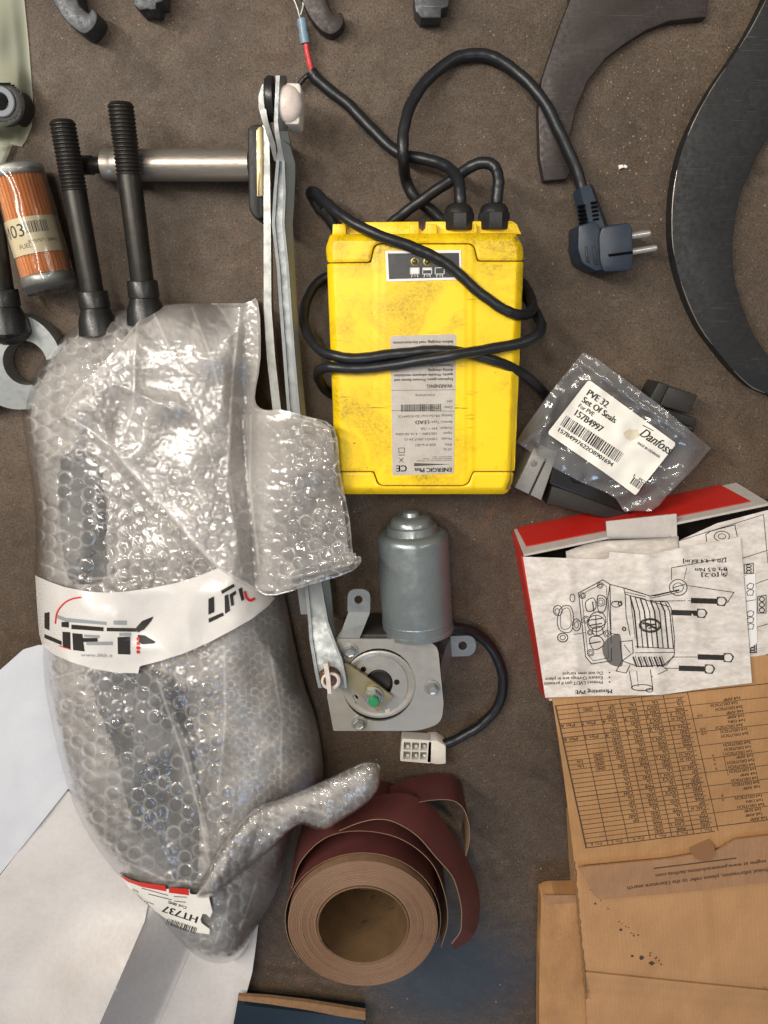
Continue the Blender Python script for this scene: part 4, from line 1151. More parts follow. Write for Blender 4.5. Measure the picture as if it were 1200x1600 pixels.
ps_ = sheet('paper_sheet', 'paper_white', [(-90, 1115), (0, 1047), (36, 1015), (60, 1008), (150, 1010), (190, 1160), (106, 1233), (34, 1324), (0, 1366), (-90, 1470)],
      lambda X, Y, D: .029 + .004 * vnoise(X / 60, Y / 70, 9) + .0012 * vnoise(X / 17, Y / 26, 19) + .0025 * np.exp(-(poly_dist([(34, 1324), (106, 1233)], X, Y, False)[0] / 14) ** 2), 6, thick=.0006)
tag(ps_, 'cool white paper sheet tucked under the bubble-wrapped parcel', 'paper sheet')

# ------------------------------------------------------------------ blue box edge at the bottom
bb = thing('blue_box', 'dark blue box with a worn brown rim at the bottom edge', 'box', P(470, 1600, 0))
mb = MB(); mb.prism([P(x, y, .020) for x, y in [(370, 1570), (570, 1592), (566, 1680), (350, 1680)]], .001, .020, .001); mb.build('box_body', 'blue_card', bb, 30)
mb = MB(); mb.strip([(372, 1556), (420, 1559), (480, 1566), (530, 1574), (571, 1581)], [(371, 1563), (420, 1569), (480, 1578), (530, 1588), (571, 1594)], [.023] * 5, [.0245] * 5, .004); mb.build('rim', 'kraft_edge', bb, 30)

# ------------------------------------------------------------------ valve actuator under the seal bag
va = thing('valve_actuator', 'black electronic valve actuator with bare aluminium end under the seal bag', 'actuator', P(950, 700, 0))
mb = MB(); mb.prism([P(x, y, .034) for x, y in [(838, 692), (872, 706), (846, 782), (804, 762)]], .001, .034, .001); al = mb.build('aluminium_block', 'cast_alu', va, 30)
mb = MB(); mb.strip([(852, 716), (826, 772)], [(855, 717), (829, 773)], [.0345] * 2, [.0345] * 2, .003); mb.build('block_groove', 'soft_black', al, 30)
MB().lathe(P(834, 724, .034), (0, 0, 1), [(0, .003), (.0006, .003), (.0007, .0018), (.0002, .0016), (.0002, 0)], 16).build('block_screw', 'zinc_bright', al, 40)
mb = MB(); mb.prism([P(x, y, .032) for x, y in roundpoly([(868, 702), (975, 560 + 85), (1088, 668), (1082, 690), (985, 805), (858, 757)], 3, 2)], .001, .030, .002); mb.build('cover', 'black_plastic', va, 30)
mb = MB(); mb.prism([P(x, y, .024) for x, y in [(862, 758), (985, 797), (976, 818), (854, 788)]], .001, .024, .0015); mb.build('lower_step', 'soft_black', va, 30)
mb = MB(); mb.prism([P(x, y, .030) for x, y in roundpoly([(1030, 596), (1046, 602), (1030, 634), (1014, 626)], 3, 2)], .001, .030, .0012); cx = mb.build('connector_mouth', 'soft_black', va, 30)
mb = MB(); mb.prism([P(x, y, .028) for x, y in roundpoly([(1045, 602), (1091, 618), (1077, 647), (1030, 634)], 3, 2)], .001, .028, .0015); mb.build('connector_body', 'soft_black', va, 30)
mb = MB(); mb.prism([P(x, y, .020) for x, y in roundpoly([(1028, 632), (1090, 655), (1084, 676), (1010, 660)], 2, 2)], .001, .020, .0015); mb.build('connector_base', 'soft_black', va, 30)
for i, (x, y) in enumerate(((866, 690), (902, 745), (908, 738))):
    p = P(x, y, .0375); 
    tag(MB().lathe(p, (0, 0, 1), [(-.0008, .0052), (0, .0060), (.0008, .0052), (0, .0044), (-.0008, .0052)], 24).build('seal_ring', ('grey_ring', 'black_rubber', 'black_rubber')[i], None, 60), ('pale seal ring near the left corner inside the clear bag', 'black seal ring inside the clear bag, lower left of two', 'black seal ring inside the clear bag, upper right of two')[i], 'seal ring', 'seal rings in the bag')
zbag = lambda X, Y: .042 + .004 * (vnoise(X / 45, Y / 45, 4) - .5) + .003 * (vnoise(X / 18, Y / 18, 14) - .5)
bag_ol = [(911, 550), (935, 562), (1030, 632), (1111, 700), (1088, 728), (1041, 776), (1030, 790), (1016, 799), (992, 798), (976, 800), (962, 779), (948, 770), (905, 752), (867, 732), (835, 710), (806, 691), (820, 668), (858, 615)]
def zbag_f(X, Y, D):
    w = vnoise(X / 11, Y / 11, 21) * vnoise(X / 60, Y / 60, 22)
    crease = np.zeros_like(X)
    for (q0, q1, am, wd) in (((815, 690), (860, 660), .004, 5), ((870, 620), (840, 690), .004, 6), ((900, 560), (1105, 705), .003, 6), ((880, 590), (900, 575), .003, 5), ((990, 700), (1040, 775), .003, 8), ((960, 775), (1060, 740), .004, 8), ((1050, 640), (1095, 690), .003, 5)):
        d = poly_dist([q0, q1], X, Y, False)[0]; crease = crease + am * np.exp(-(d / wd) ** 2)
    side_drop = .026 * sstep(1068, 1111, X) + .01 * sstep(860, 806, X)
    return zbag(X, Y) + .0035 * w + crease - side_drop * (1 - sstep(0, 30, D)) 
zb_thing = thing('seal_bag', 'clear zip bag of seals with a white barcode label', 'bag', P(950, 690, 0))
sheet('bag_film', 'bag_film', bag_ol, zbag_f, 2.5, parent=zb_thing)
sheet('bag_back', 'bag_film', [(x * .985 + 14, y * .985 + 10) for x, y in bag_ol], lambda X, Y, D: zbag_f(X, Y, D) - .0045, 4, parent=zb_thing)
lq = roundpoly([(920, 593), (1057, 693), (993, 774), (954, 745), (855, 677)], [5, 5, 3, 60, 5], 4)
zlab = lambda X, Y: zbag(X, Y) + .0075
lb = sheet('seal_label', 'sticker_white', lq, lambda X, Y, D: zlab(X, Y), 4, thick=.0003, parent=zb_thing)
ux, uy = frame((917, 607), (1053, 697)); pr = Print()
def at(u, v): # along the label, down the label
    return (920 + ux[0] * u - uy[0] * v, 593 + ux[1] * u - uy[1] * v)
pr.text('PVE 32', at(9, 22), ux, uy, 15, 38, bold=.5); pr.text('Set Of Seals', at(9, 35), ux, uy, 14, 62, bold=.5)
pr.text('For PVE', at(9, 45), ux, uy, 10, 28, bold=.25); pr.text('157B4997', at(9, 59), ux, uy, 15, 52, bold=.5)
pr.bars(at(2, 84), ux, uy, 107, 18, 3, 1.6)
pr.text('157B4997622OB901694', at(2, 94), ux, uy, 9.5, 103, bold=.35)
pr.text('MADE IN DENMARK', at(118, 42), ux, uy, 6, 42, bold=.1)
pr.text('1   PCS', at(140, 88), ux, uy, 6.5, 24, bold=.25); pr.bars(at(143, 100), ux, uy, 20, 12, 9, 1.4)
# maker's mark, slanted
sl = (uy[0] + .35 * ux[0], uy[1] + .35 * ux[1])
pr.text('Danfoss', at(112, 29), ux, sl, 21, 56, bold=.45); pr.line([at(110, 13), at(128, 11)], 1.3)
pr.build('printed_text', 'ink', zlab, lb, .0003, 6)
st = Print(); st.poly([(987 + math.cos(k_ * .42) * random.uniform(8, 15), 678 + math.sin(k_ * .42) * random.uniform(6, 12)) for k_ in range(15)]); st.build('grease_stain', 'stain_tan', zlab, lb, .00015, 4)
# ------------------------------------------------------------------ printed red and white box with its lid folded open
ZB = .060
rb = thing('parts_box', 'open red and white cardboard parts box with its kraft lid folded out', 'cardboard box', P(1000, 900, 0))
def panel(name, m_, corners, th, parent, n=10, bow=0.0):
    """card panel between four 3D corners, with thickness along its normal"""
    c = [Vector(q) for q in corners]
    nrm = (c[1] - c[0]).cross(c[3] - c[0]).normalized()
    vt = []; vb = []
    for j in range(n + 1):
        for i in range(n + 1):
            u, v_ = i / n, j / n
            q = (c[0] * (1 - u) + c[1] * u) * (1 - v_) + (c[3] * (1 - u) + c[2] * u) * v_
            q = q + nrm * bow * math.sin(PI * u) * math.sin(PI * v_)
            vt.append(q); vb.append(q - nrm * th)
    W = n + 1; faces = []
    o_ = W * W
    for j in range(n):
        for i in range(n):
            a_ = j * W + i
            faces += [(a_, a_ + 1, a_ + W + 1, a_ + W), (o_ + a_, o_ + a_ + W, o_ + a_ + W + 1, o_ + a_ + 1)]
    for i in range(n):
        faces += [(i, o_ + i, o_ + i + 1, i + 1), (n * W + i, n * W + i + 1, o_ + n * W + i + 1, o_ + n * W + i)]
        faces += [(i * W, (i + 1) * W, o_ + (i + 1) * W, o_ + i * W), (i * W + n, o_ + i * W + n, o_ + (i + 1) * W + n, (i + 1) * W + n)]
    return MB().add(vt + vb, faces).build(name, m_, parent, 40)
# far wall: grey margin, red print
A0, A1 = P(803, 827, .001), P(1150, 754, .001)
B0, B1 = P(818, 866, ZB), P(1203, 786, ZB)
fwall = panel('front_wall', 'card_grey', (A1, A0, B0, B1), .002, rb, 8)
e = (A1 - A0).normalized(); nrm = -(A1 - A0).cross(B0 - A0).normalized()
def onwall(u, v_, lift=.0006):
    return (A0 * (1 - u) + A1 * u) * (1 - v_) + (B0 * (1 - u) + B1 * u) * v_ + nrm * lift
panel('red_print', 'card_red', (onwall(.012, .0, .0007), onwall(.93, .0, .0007), onwall(.945, .84, .0007), onwall(.022, .78, .0007)), .0006, fwall, 6)
for body, u0, v0, w, hh in (('Danfoss', .40, .30, .14, .30), ('Hydraulics', .76, .35, .13, .2)):
    tv, tf, tw = text_poly(body)
    MB().add([onwall(u0 - x / tw * w, v0 - y * hh + .25, .0011) for x, y in tv], tf).build('printed_text', 'ink_white', fwall, 0)
# side wall and rear wall, inside, floor
C0 = P(858, 1092, ZB); C1 = P(1330, 1052, ZB)
panel('side_wall', 'card_red', (P(803, 827, .001) + Vector((0, -.0015, 0)), B0 + Vector((-.0003, -.0015, 0)), C0 + Vector((-.0003, 0, 0)), P(847, 1082, .001)), .002, rb, 6)
panel('rear_wall', 'card_grey', (C0, C1, Vector((C1.x, C1.y, .001)), Vector((C0.x, C0.y, .001))), .002, rb, 4)
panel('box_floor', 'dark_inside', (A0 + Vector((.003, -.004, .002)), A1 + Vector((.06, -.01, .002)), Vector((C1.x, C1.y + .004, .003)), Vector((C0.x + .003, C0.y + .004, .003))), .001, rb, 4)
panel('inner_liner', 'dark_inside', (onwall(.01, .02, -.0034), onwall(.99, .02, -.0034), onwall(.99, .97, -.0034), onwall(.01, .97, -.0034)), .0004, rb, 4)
# white locking tab bridging the opening, grey inner flap
sheet('locking_tab', 'card_grey', [(947, 815), (1057, 803), (1058, 838), (1010, 842), (949, 843)], lambda X, Y, D: ZB + .0015 + .0008 * vnoise(X / 20, Y / 20, 3) - .006 * sstep(838, 846, Y), 4, thick=.0015, parent=rb)
sheet('inner_flap', 'leaflet', [(884, 862), (926, 846), (1010, 842), (1060, 838), (1062, 905), (890, 905)], lambda X, Y, D: .050 + .004 * vnoise(X / 40, Y / 20, 6), 4, thick=.0008, parent=rb)

# lid panel printed with the pin table
zlid = lambda X, Y: ZB + .004 - .026 * sstep(1085, 1330, Y) + .0007 * np.sin(X / 60.0) + .0006 * vnoise(X / 25, Y / 25, 8)
lid_ol = [(858, 1060), (1330, 1010), (1330, 1290), (1145, 1311), (1130, 1322), (1118, 1326), (1046, 1339), (905, 1352), (897, 1345), (893, 1310), (882, 1220), (872, 1150)]
lid = sheet('lid_panel', 'kraft_panel', lid_ol, lambda X, Y, D: zlid(X, Y), 5, thick=.0025, parent=rb)
pr = Print(); pt = Print()
# table lines: rows lean up to the right, columns lean to the right going down
def T(c_, r_):  # c_: column position, r_: 0 top .. 1 bottom
    x = 868 + 48 * r_ + c_ * 1.0
    y = 1103 + 222 * r_ - c_ * (.105 + .025 * r_)
    return (x, y)
rows = 31
for k in range(rows + 1):
    r_ = k / rows
    heavy = k in (0, 4, 7, rows - 1, rows, 20)
    pr.line([T(0, r_), T(200 if k % 3 else 340, r_)], 1.3 if heavy else .9)
cols = [0, 34, 66, 100, 134, 168, 206]
for i, c_ in enumerate(cols):
    pr.line([T(c_ - .02 * 0, k / 10) for k in range(0, 11)], 2.2 if i == 0 else 1.1)
pr.line([T(240, .45), T(240, .62)], .8)
uxr, uyr = frame(T(30, .5), T(0, .5))
rr_ = random.Random(11)
words = (('', '', '', '', '', ''), ('Ures', 'UDC', '', ''), ('PWR', 'GND', 'Vbat'), ('GND', 'PWR', 'GND', 'Us'), ('PWR', 'GND', 'CAN_L', 'Us', 'UDC2'), ('CAN_H', 'PWR', 'GND', 'Us', 'SP'))
for k in range(1, rows - 1):
    r_ = (k + .18) / rows
    for i in range(6):
        c_ = cols[i + 1] - 6
        if k in (4, 7): w = 'Pin %d' % (6 - i)
        elif i == 0: w = 'Us' if k in (12, 13) else ''
        elif i == 1: w = 'GND' if k in (1, 11, 12, 13, 14) else ''
        elif i == 2: w = rr_.choice(('GND', 'Us', 'CAN', 'SP')) if k < 27 else ''
        else: w = rr_.choice(words[i])
        if w: pt.text(w, T(c_ - 4, r_), uxr, uyr, 6.6, min(23, 4.8 * len(w)), 'L', .2)
    if k % 2 == 0 or rr_.random() < .6:
        w = rr_.choice(('1x4 DEUTSCH', '1x6 AMP', '1x4 DIN', '2x4 DEUTSCH', '1x4 AMP'))
        pt.text(w, T(286 - rr_.choice((0, 0, 6)), r_), uxr, uyr, 6.4, 3.9 * len(w), 'L', .2)
    if k in (14, 15, 16, 17, 23, 24): pt.text('AB'[k % 2], T(226, r_), uxr, uyr, 6)
    if k in (5, 8, 9): pt.text('A/B', T(222, r_), uxr, uyr, 6)
for i in range(6): pt.text('Pin %d' % (6 - i), T(cols[i + 1] - 8, (rows - .82) / rows), uxr, uyr, 6.2, 18)
pt.text('Connector', T(330, (rows - .8) / rows), uxr, uyr, 6.2)
pr.build('table_lines', 'ink_brown', zlid, lid); pt.build('printed_text', 'ink_brown', zlid, lid)
# tuck flap
zt = lambda X, Y: zlid(X, Y * 0 + 1320) + .004 + .0012 * vnoise(X / 60, Y / 20, 12) - .0012 * sstep(1345, 1390, Y)
tf_ol = [(903, 1356), (1046, 1342), (1122, 1329), (1150, 1312), (1330, 1292), (1330, 1362), (1080, 1393), (936, 1406), (926, 1396), (915, 1375)]
tf = sheet('tuck_flap', 'kraft_flap', tf_ol, lambda X, Y, D: zt(X, Y), 5, thick=.002, parent=rb)
pr = Print(); u2, v2 = frame((1150, 1339), (1020, 1356))
pr.line([(1022, 1357), (1150, 1341)], 1.8)
pr.text('engine at www.powersolutions.danfoss.com', (1197, 1343.5), u2, v2, 8, 174, bold=.2)
pr.text('For technical information, please refer to the Literature search', (1228, 1353), u2, v2, 8.4, 250, bold=.2)
pr.build('printed_text', 'ink_brown', zt, tf)
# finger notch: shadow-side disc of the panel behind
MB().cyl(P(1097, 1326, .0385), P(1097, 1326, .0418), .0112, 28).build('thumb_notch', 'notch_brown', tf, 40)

# ------------------------------------------------------------------ leaflets
def zleaf(X, Y):
    z = ZB + .0075 + .0015 * vnoise(X / 50, Y / 50, 31)
    for (q0, q1, am, wd) in (((1009, 866), (1030, 1088), .0028, 12), ((886, 872), (905, 1090), .0022, 9), ((1064, 855), (1085, 1000), .002, 9)):
        z = z + am * np.exp(-(poly_dist([q0, q1], X, Y, False)[0] / wd) ** 2)
    return z + .003 * sstep(1040, 1090, Y) - .002 * sstep(900, 860, Y)
lf = thing('instruction_leaflet', 'smudged white instruction leaflet with an exploded drawing, lying on the box', 'leaflet', P(1000, 970, 0))
lol = [(817, 870), (884, 872), (951, 874), (952, 862), (1009, 867), (1063, 856), (1157, 839), (1166, 950), (1175, 1067), (1100, 1076), (1032, 1086), (940, 1087), (852, 1090), (836, 985)]
sh = sheet('leaflet_sheet', 'leaflet', lol, lambda X, Y, D: zleaf(X, Y), 4, thick=.0004, parent=lf)
pr = Print()
def Zm(x, y): return (820 + x / 3.158, 830 + y / 3.158)   # measured on an enlargement
def L(pts, w=1.0, closed=False, sm=0):
    q = [Zm(*p) for p in pts]
    if sm: q = [tuple(p) for p in (smooth_closed(q, sm) if closed else catmull(q, sm))]
    pr.line(q, w, closed)
def O(x, y, r, w=1.0, ry=None): pr.line([Zm(*p) for p in circ(x, y, r, 16, ry)], w, True)
# base plate of the valve
L([(265, 305), (385, 240), (420, 262), (428, 640), (330, 655), (300, 620)], 1.3, True)
L([(280, 312), (383, 258), (404, 275), (412, 625), (338, 640), (312, 612)], .8, True)
for x, y, r in ((285, 318, 14), (372, 268, 14), (325, 600, 16), (405, 505, 16), (302, 435, 16), (322, 500, 13), (375, 350, 20)): O(x, y, r, 1.1); O(x, y, r * .55, .9)
for pts in ([(300, 350), (340, 330), (350, 380), (310, 395)], [(360, 320), (400, 330), (395, 390), (365, 400)], [(330, 410), (380, 400), (400, 450), (350, 480), (315, 460)], [(320, 530), (370, 520), (390, 560), (340, 585)], [(335, 480), (375, 470), (385, 505), (345, 515)]): L(pts, 1.3, True, 4)
L([(315, 440), (380, 430)], 1.6); L([(320, 465), (380, 455)], 1.6); L([(350, 420), (355, 520)], 1.3); O(352, 455, 44, 1.2, 40); L([(318, 555), (372, 545)], 1.8); L([(335, 350), (340, 395)], 1.8)
# main body
L([(420, 262), (488, 280), (495, 310), (520, 318), (640, 345), (705, 350), (722, 380), (738, 520), (738, 610), (700, 660), (560, 668), (480, 640)], 1.2)
L([(488, 280), (620, 320), (760, 292)], 1.6); L([(495, 300), (625, 330), (765, 300)], 1.0)
L([(420, 262), (410, 330), (425, 505), (470, 512)], 1.2); L([(495, 310), (500, 420), (520, 515)], 1.2); L([(520, 318), (545, 525)], 1.0)
for i in range(8):
    x = 520 + i * 25
    L([(x, 322 + i * 5), (x + 20, 395), (x + 38, 575)], 1.5 if i % 2 else 2.2)
L([(520, 318), (712, 372)], 1.2); L([(545, 570), (735, 580)], 1.2); L([(545, 600), (735, 598)], 1.0)
O(452, 360, 24, 1.2, 15); O(470, 358, 9, 1.6); O(490, 482, 8, 1.8); L([(430, 350), (480, 345)], 1)
O(618, 465, 52, 2.4, 33); O(618, 465, 44, 1.0, 27)
L([(585, 455), (610, 458), (625, 470), (650, 480)], 3.2, sm=3); L([(600, 470), (620, 462), (640, 460)], 2.4, sm=3); L([(612, 480), (630, 470)], 2.0)
# lower solenoid block
for i in range(6): L([(535 + i * 26, 622), (552 + i * 26, 668)], 2.6); 
for i in range(6): L([(545 + i * 26, 618), (562 + i * 26, 664)], 1.0)
L([(470, 545), (530, 540), (535, 600), (480, 640)], 1.2, True); L([(490, 560), (520, 600)], 1.0); L([(480, 640), (450, 690), (500, 700), (520, 660)], 1.2); L([(560, 668), (680, 665), (735, 620)], 1.4); L([(625, 720), (705, 685), (690, 670)], 1.0)
L([(515, 690), (530, 775)], 1.2); L([(620, 685), (632, 780)], 1.2); L([(552, 690), (560, 765)], .8); O(578, 772, 52, 1.4, 15); O(615, 785, 16, 1.2, 9)
# bolts
for (x, y) in ((820, 343), (722, 402), (853, 621), (760, 677)):
    pr.poly([Zm(x, y - 14), Zm(x + 130, y - 10), Zm(x + 130, y + 16), Zm(x, y + 12)])
    L([(x + 130, y - 18), (x + 165, y - 16), (x + 178, y), (x + 165, y + 25), (x + 130, y + 22)], 1.3, True); O(x + 150, y + 3, 22, 1.0, 21)
L([(615, 345), (820, 343)], .9); L([(735, 621), (853, 621)], .9); L([(690, 677), (760, 677)], .9)
# torque call-out
O(757, 278, 44, 1.3, 40); O(757, 278, 26, 1.0, 23); L([(730, 280), (790, 262)], 1.3); L([(760, 290), (640, 318)], 2.2)
L([(800, 268), (1032, 302), (1000, 352)], 1.0); L([(724, 240), (724, 180), (780, 172)], 1.0); L([(785, 240), (800, 180)], .8)
L([(725, 180), (995, 132)], 1.0)
# gasket and rings at the left
L([(170, 395), (190, 370), (225, 372), (240, 420), (235, 480), (215, 500), (175, 490), (160, 450)], 1.2, True, 4); L([(180, 398), (215, 380), (228, 425), (222, 475), (180, 478)], .9, True, 4)
O(163, 392, 22, 1.2, 26); O(160, 396, 11, 1.0, 14); O(187, 525, 25, 1.4, 22); O(187, 525, 13, 1.0, 11); O(255, 462, 20, 1.2, 30); O(255, 462, 10, .9, 16); O(235, 330, 12, 1.1, 20); L([(240, 510), (300, 500)], .8); L([(255, 440), (310, 460)], .8)
# captions read from the far side
ul, vl = frame(Zm(430, 795), Zm(250, 800))
def tl(body, x, y, size, w, bold=0): pr.text(body, Zm(x, y), ul, vl, size, w, 'L', bold)
tl('Mounting PVE', 432, 780, 9, 58, .3)
for i, (b_, w_) in enumerate((('Protect LVDT-pin if present', 92), ('Ensure O-rings are in place', 90), ('Do not over torque', 63))):
    tl(b_, 385, 738 - i * 23, 7.4, w_, .12); pr.poly([Zm(*p) for p in circ(418, 744 - i * 23, 4, 8)])
tl('5 [0.2]', 998, 205, 8.5, 40, .25); tl('8 ± 0.5 Nm', 998, 178, 8.5, 50, .25); tl('[70 ± 4.4 lbf.in]', 996, 135, 8.5, 68, .25)
L([(972, 190), (998, 187), (998, 215), (972, 218)], 1.0, True)
pr.build('printed_drawing', 'ink', zleaf, sh, .0003, 12)
worn('grey_disc', hexc('#6f6a66'), hexc('#5b5652'), .6, s1=80, s2=500, bstr=0)
ds = Print(); ds.poly([Zm(*p) for p in smooth_closed([(382, 580), (395, 545), (430, 515), (470, 513), (480, 600), (482, 660), (455, 668), (420, 655), (395, 625)], 4)]); ds.build('printed_shading', 'grey_disc', zleaf, sh, .00028, 8)

l2 = thing('folded_leaflet', 'second leaflet with circuit symbols sticking out behind the exploded drawing', 'leaflet', P(1180, 920, 0))
z2 = lambda X, Y: ZB + .0035 + .001 * vnoise(X / 40, Y / 40, 41)
s2 = sheet('leaflet_sheet', 'leaflet', [(1061, 845), (1120, 818), (1200, 797), (1330, 775), (1330, 1015), (1200, 1043), (1120, 1060), (1070, 1020)], lambda X, Y, D: z2(X, Y), 5, thick=.0004, parent=l2)
pr = Print()
pr.line([(1061, 845), (1193, 804), (1200, 880)], .9); pr.line([(1158, 873), (1199, 860)], .9); pr.line([(1160, 920), (1200, 905)], .9); pr.line([(1165, 985), (1200, 975)], .9); pr.line([(1170, 1035), (1200, 1022)], .9)
pr.line([(1104, 846), (1103, 835), (1110, 830), (1148, 820), (1152, 838)], 1.2); pr.line(circ(1128, 838, 12, 14, 8), 1.2, True); pr.line(circ(1128, 838, 6, 12, 4), 1.0, True)
for (x, y, w, h) in ((1163, 882, 14, 14), (1184, 932, 13, 26), (1170, 1008, 12, 12)):
    pr.line([(x, y), (x + w, y - 2), (x + w, y + h), (x, y + h)], 1.2, True)
    for j in range(3): pr.line(circ(x + w / 2, y + h * (j + .5) / 3, 4, 10, h / 7), 1.4, True)
pr.build('printed_symbols', 'ink', z2, s2, .0003)
lp = Print(); 
l3 = sheet('loose_strip', 'ink_white', [(1163, 900), (1180, 896), (1183, 1005), (1172, 1012)], lambda X, Y, D: z2(X, Y) + .0012, 4, thick=.0003)
tag(l3, 'narrow bright white paper strip beside the exploded drawing leaflet', 'paper strip')
pr = Print()
for y in (915, 925, 958, 968, 978): pr.line([(1167, y), (1172, y - 4), (1178, y - 2), (1176, y + 5), (1168, y + 5)], 1.0, True)
pr.line([(1164, 940), (1181, 937)], .9)
pr.build('printed_symbols', 'ink', lambda X, Y: z2(X, Y) + .0012, l3, .0003)

# ------------------------------------------------------------------ kraft boxes, lower right
kb = thing('kraft_box', 'large plain brown cardboard box under the printed box lid', 'cardboard box', P(1050, 1500, 0))
zk = lambda X, Y: .031 + .0012 * vnoise(X / 90, Y / 60, 15) + .0018 * np.exp(-((X - 1098 - (Y - 1400) * .12) / 10) ** 2) * .6
top = sheet('top_panel', 'kraft', [(895, 1290), (1330, 1240), (1330, 1558), (1200, 1545), (1050, 1530), (915, 1516), (905, 1440), (899, 1370)], lambda X, Y, D: zk(X, Y) - .001 * sstep(4, 0, D), 5, skirt=.002, parent=kb)
sheet('end_flap', 'kraft', [(915, 1519), (1050, 1533), (1200, 1548), (1330, 1561), (1330, 1700), (922, 1700), (916, 1580)], lambda X, Y, D: .0300 - .0035 * sstep(3, 22, Y - (1519 + (X - 915) * .098)) + .0015 * np.exp(-((Y - (1540 + (X - 915) * .1)) / 7) ** 2) + .0007 * vnoise(X / 60, Y / 60, 16), 5, skirt=.002, parent=kb)
mb = MB(); mb.tube([P(np.interp(y_, [1340, 1440, 1520, 1560], [897, 905, 913, 916]) + rng.normal(0, .7), y_, .0305) for y_ in range(1335, 1562, 5)], [float(rng.uniform(.0006, .0017)) for _ in range(1335, 1562, 5)], 6); mb.build('frayed_edge', 'kraft_edge', top, 40)
st = Print(); rs = random.Random(3)
for k in range(34):
    u = rs.random() ** .8
    x = 915 + u * 120 + rs.gauss(0, 3); y = 1380 + u * 130 + rs.gauss(0, 4)
    r = rs.choice((.4, .6, .9, 1.2)) * (1.0 if u < .6 else 1.4)
    st.poly([(x + r * math.cos(a_) * rs.uniform(.6, 1.5), y + r * math.sin(a_) * rs.uniform(.5, 1.1)) for a_ in np.linspace(0, 2 * PI, 8)[:-1]])
for x, y, r in ((1002, 1497, 4), (1018, 1505, 4.5), (988, 1494, 2.6), (970, 1453, 2.6), (930, 1412, 2)):
    st.poly([(x + r * math.cos(a_) * rs.uniform(.7, 1.3), y + r * math.sin(a_) * rs.uniform(.5, 1.0)) for a_ in np.linspace(0, 2 * PI, 10)[:-1]])
st.build('oil_stain', 'ink_brown', zk, top)
sb = thing('small_kraft_box', 'smaller brown carton wedged left of the large brown box', 'cardboard box', P(870, 1500, 0))
sheet('top_panel', 'kraft_panel', [(846, 1401), (870, 1398), (915, 1398), (940, 1420), (950, 1700), (842, 1700), (843, 1500)], lambda X, Y, D: .022 + .0008 * vnoise(X / 20, Y / 40, 17) - .001 * sstep(3, 0, D) - .003 * sstep(858, 846, X), 4, skirt=.001, parent=sb)
sheet('end_tape', 'kraft_flap', [(848, 1399), (905, 1399), (905, 1410), (850, 1414)], lambda X, Y, D: .0235 + .001 * vnoise(X / 9, Y / 9, 3), 3, thick=.0006, parent=sb)

# ------------------------------------------------------------------ bubble-wrapped parcel
par_ol = smooth_closed([(50, 590), (95, 527), (150, 494), (215, 477), (290, 471), (365, 477), (402, 470), (407, 560), (402, 640), (420, 760), (440, 900), (470, 1050), (495, 1130), (505, 1215), (480, 1262), (456, 1300), (437, 1380), (405, 1442), (376, 1494), (335, 1505), (290, 1480), (240, 1422), (180, 1362), (130, 1290), (100, 1210), (75, 1100), (62, 1000), (55, 900), (55, 800), (40, 690), (35, 640)], 4)
def ridge(X, Y, pts, am, wd):
    return am * np.exp(-(poly_dist(pts, X, Y, False)[0] / wd))
def par_base(X, Y, D=None):
    if D is None: D = poly_dist(par_ol, X, Y)[0]
    w = 105.0
    q = 1 - np.clip(D / w, 0, 1)
    h = np.sqrt(np.clip(1 - q * q, 0, 1))
    H = .058 + .022 * sstep(600, 1000, Y) - .004 * sstep(1250, 1500, Y)
    z0 = .004 + .034 * sstep(980, 1100, Y) * sstep(420, 300, X)
    z = z0 + (H - (z0 - .004)) * h
    z = z + .006 * (vnoise(X / 70, Y / 90, 51) - .5) * sstep(0, 50, D)
    z = z + .007 * (np.abs(vnoise(X / 60 + .8 * vnoise(X / 90, Y / 90, 55), Y / 75, 56) - .5) * -2 + .5) * sstep(0, 40, D)
    z = z + ridge(X, Y, [(245, 1050), (290, 1160), (322, 1290), (335, 1410)], .008, 16) + ridge(X, Y, [(95, 640), (180, 600), (270, 640)], .004, 14)
    return z
def lattice(X, Y, sx, sy, R, seed, ang=0.0, jig=0.12):
    ca, sa = math.cos(ang), math.sin(ang)
    U = X * ca + Y * sa; V = -X * sa + Y * ca
    h = np.zeros_like(U); best = np.full(U.shape, 9e9)
    gi = np.round(U / sx)
    hh = np.zeros_like(U); rim = np.zeros_like(U)
    for di in (-1, 0, 1):
        i = gi + di
        off = np.where(np.mod(i, 2) == 0, 0.0, .5 * sy)
        gj = np.round((V - off) / sy)
        for dj in (-1, 0, 1):
            j = gj + dj
            cx = i * sx + (hashn(i, j, seed) - .5) * jig * sx; cy = j * sy + off + (hashn(i, j, seed + 1) - .5) * jig * sy
            r = np.hypot(U - cx, V - cy) / (R * (.9 + .2 * hashn(i, j, seed + 2)))
            full_ = (.45 + .55 * hashn(i, j, seed + 3)) * np.where(hashn(i, j, seed + 11) < .22, .18, 1.0) * (.45 + .75 * vnoise(cx / 55, cy / 70, seed + 12))
            b = full_ * np.sqrt(np.clip(1 - r ** 5, 0, 1))
            # slack skin: each bubble top is dented its own way
            dent = .42 * hashn(i, j, seed + 4) * np.sin((U - cx) * (hashn(i, j, seed + 5) - .5) * .9 + (V - cy) * (hashn(i, j, seed + 6) - .5) * .9 + 6.28 * hashn(i, j, seed + 7))
            b = b * (1 + dent)
            hh = np.maximum(hh, np.where(r < 1, b, 0))
            rim = np.maximum(rim, np.exp(-((r - .98) / .13) ** 2) * (.25 + .75 * hashn(i, j, seed + 8)) * np.where(hashn(i, j, seed + 11) < .22, .35, 1.0) * (.35 + .9 * vnoise(U / 7, V / 7, seed + 9)))
    lattice.rim = rim
    return hh
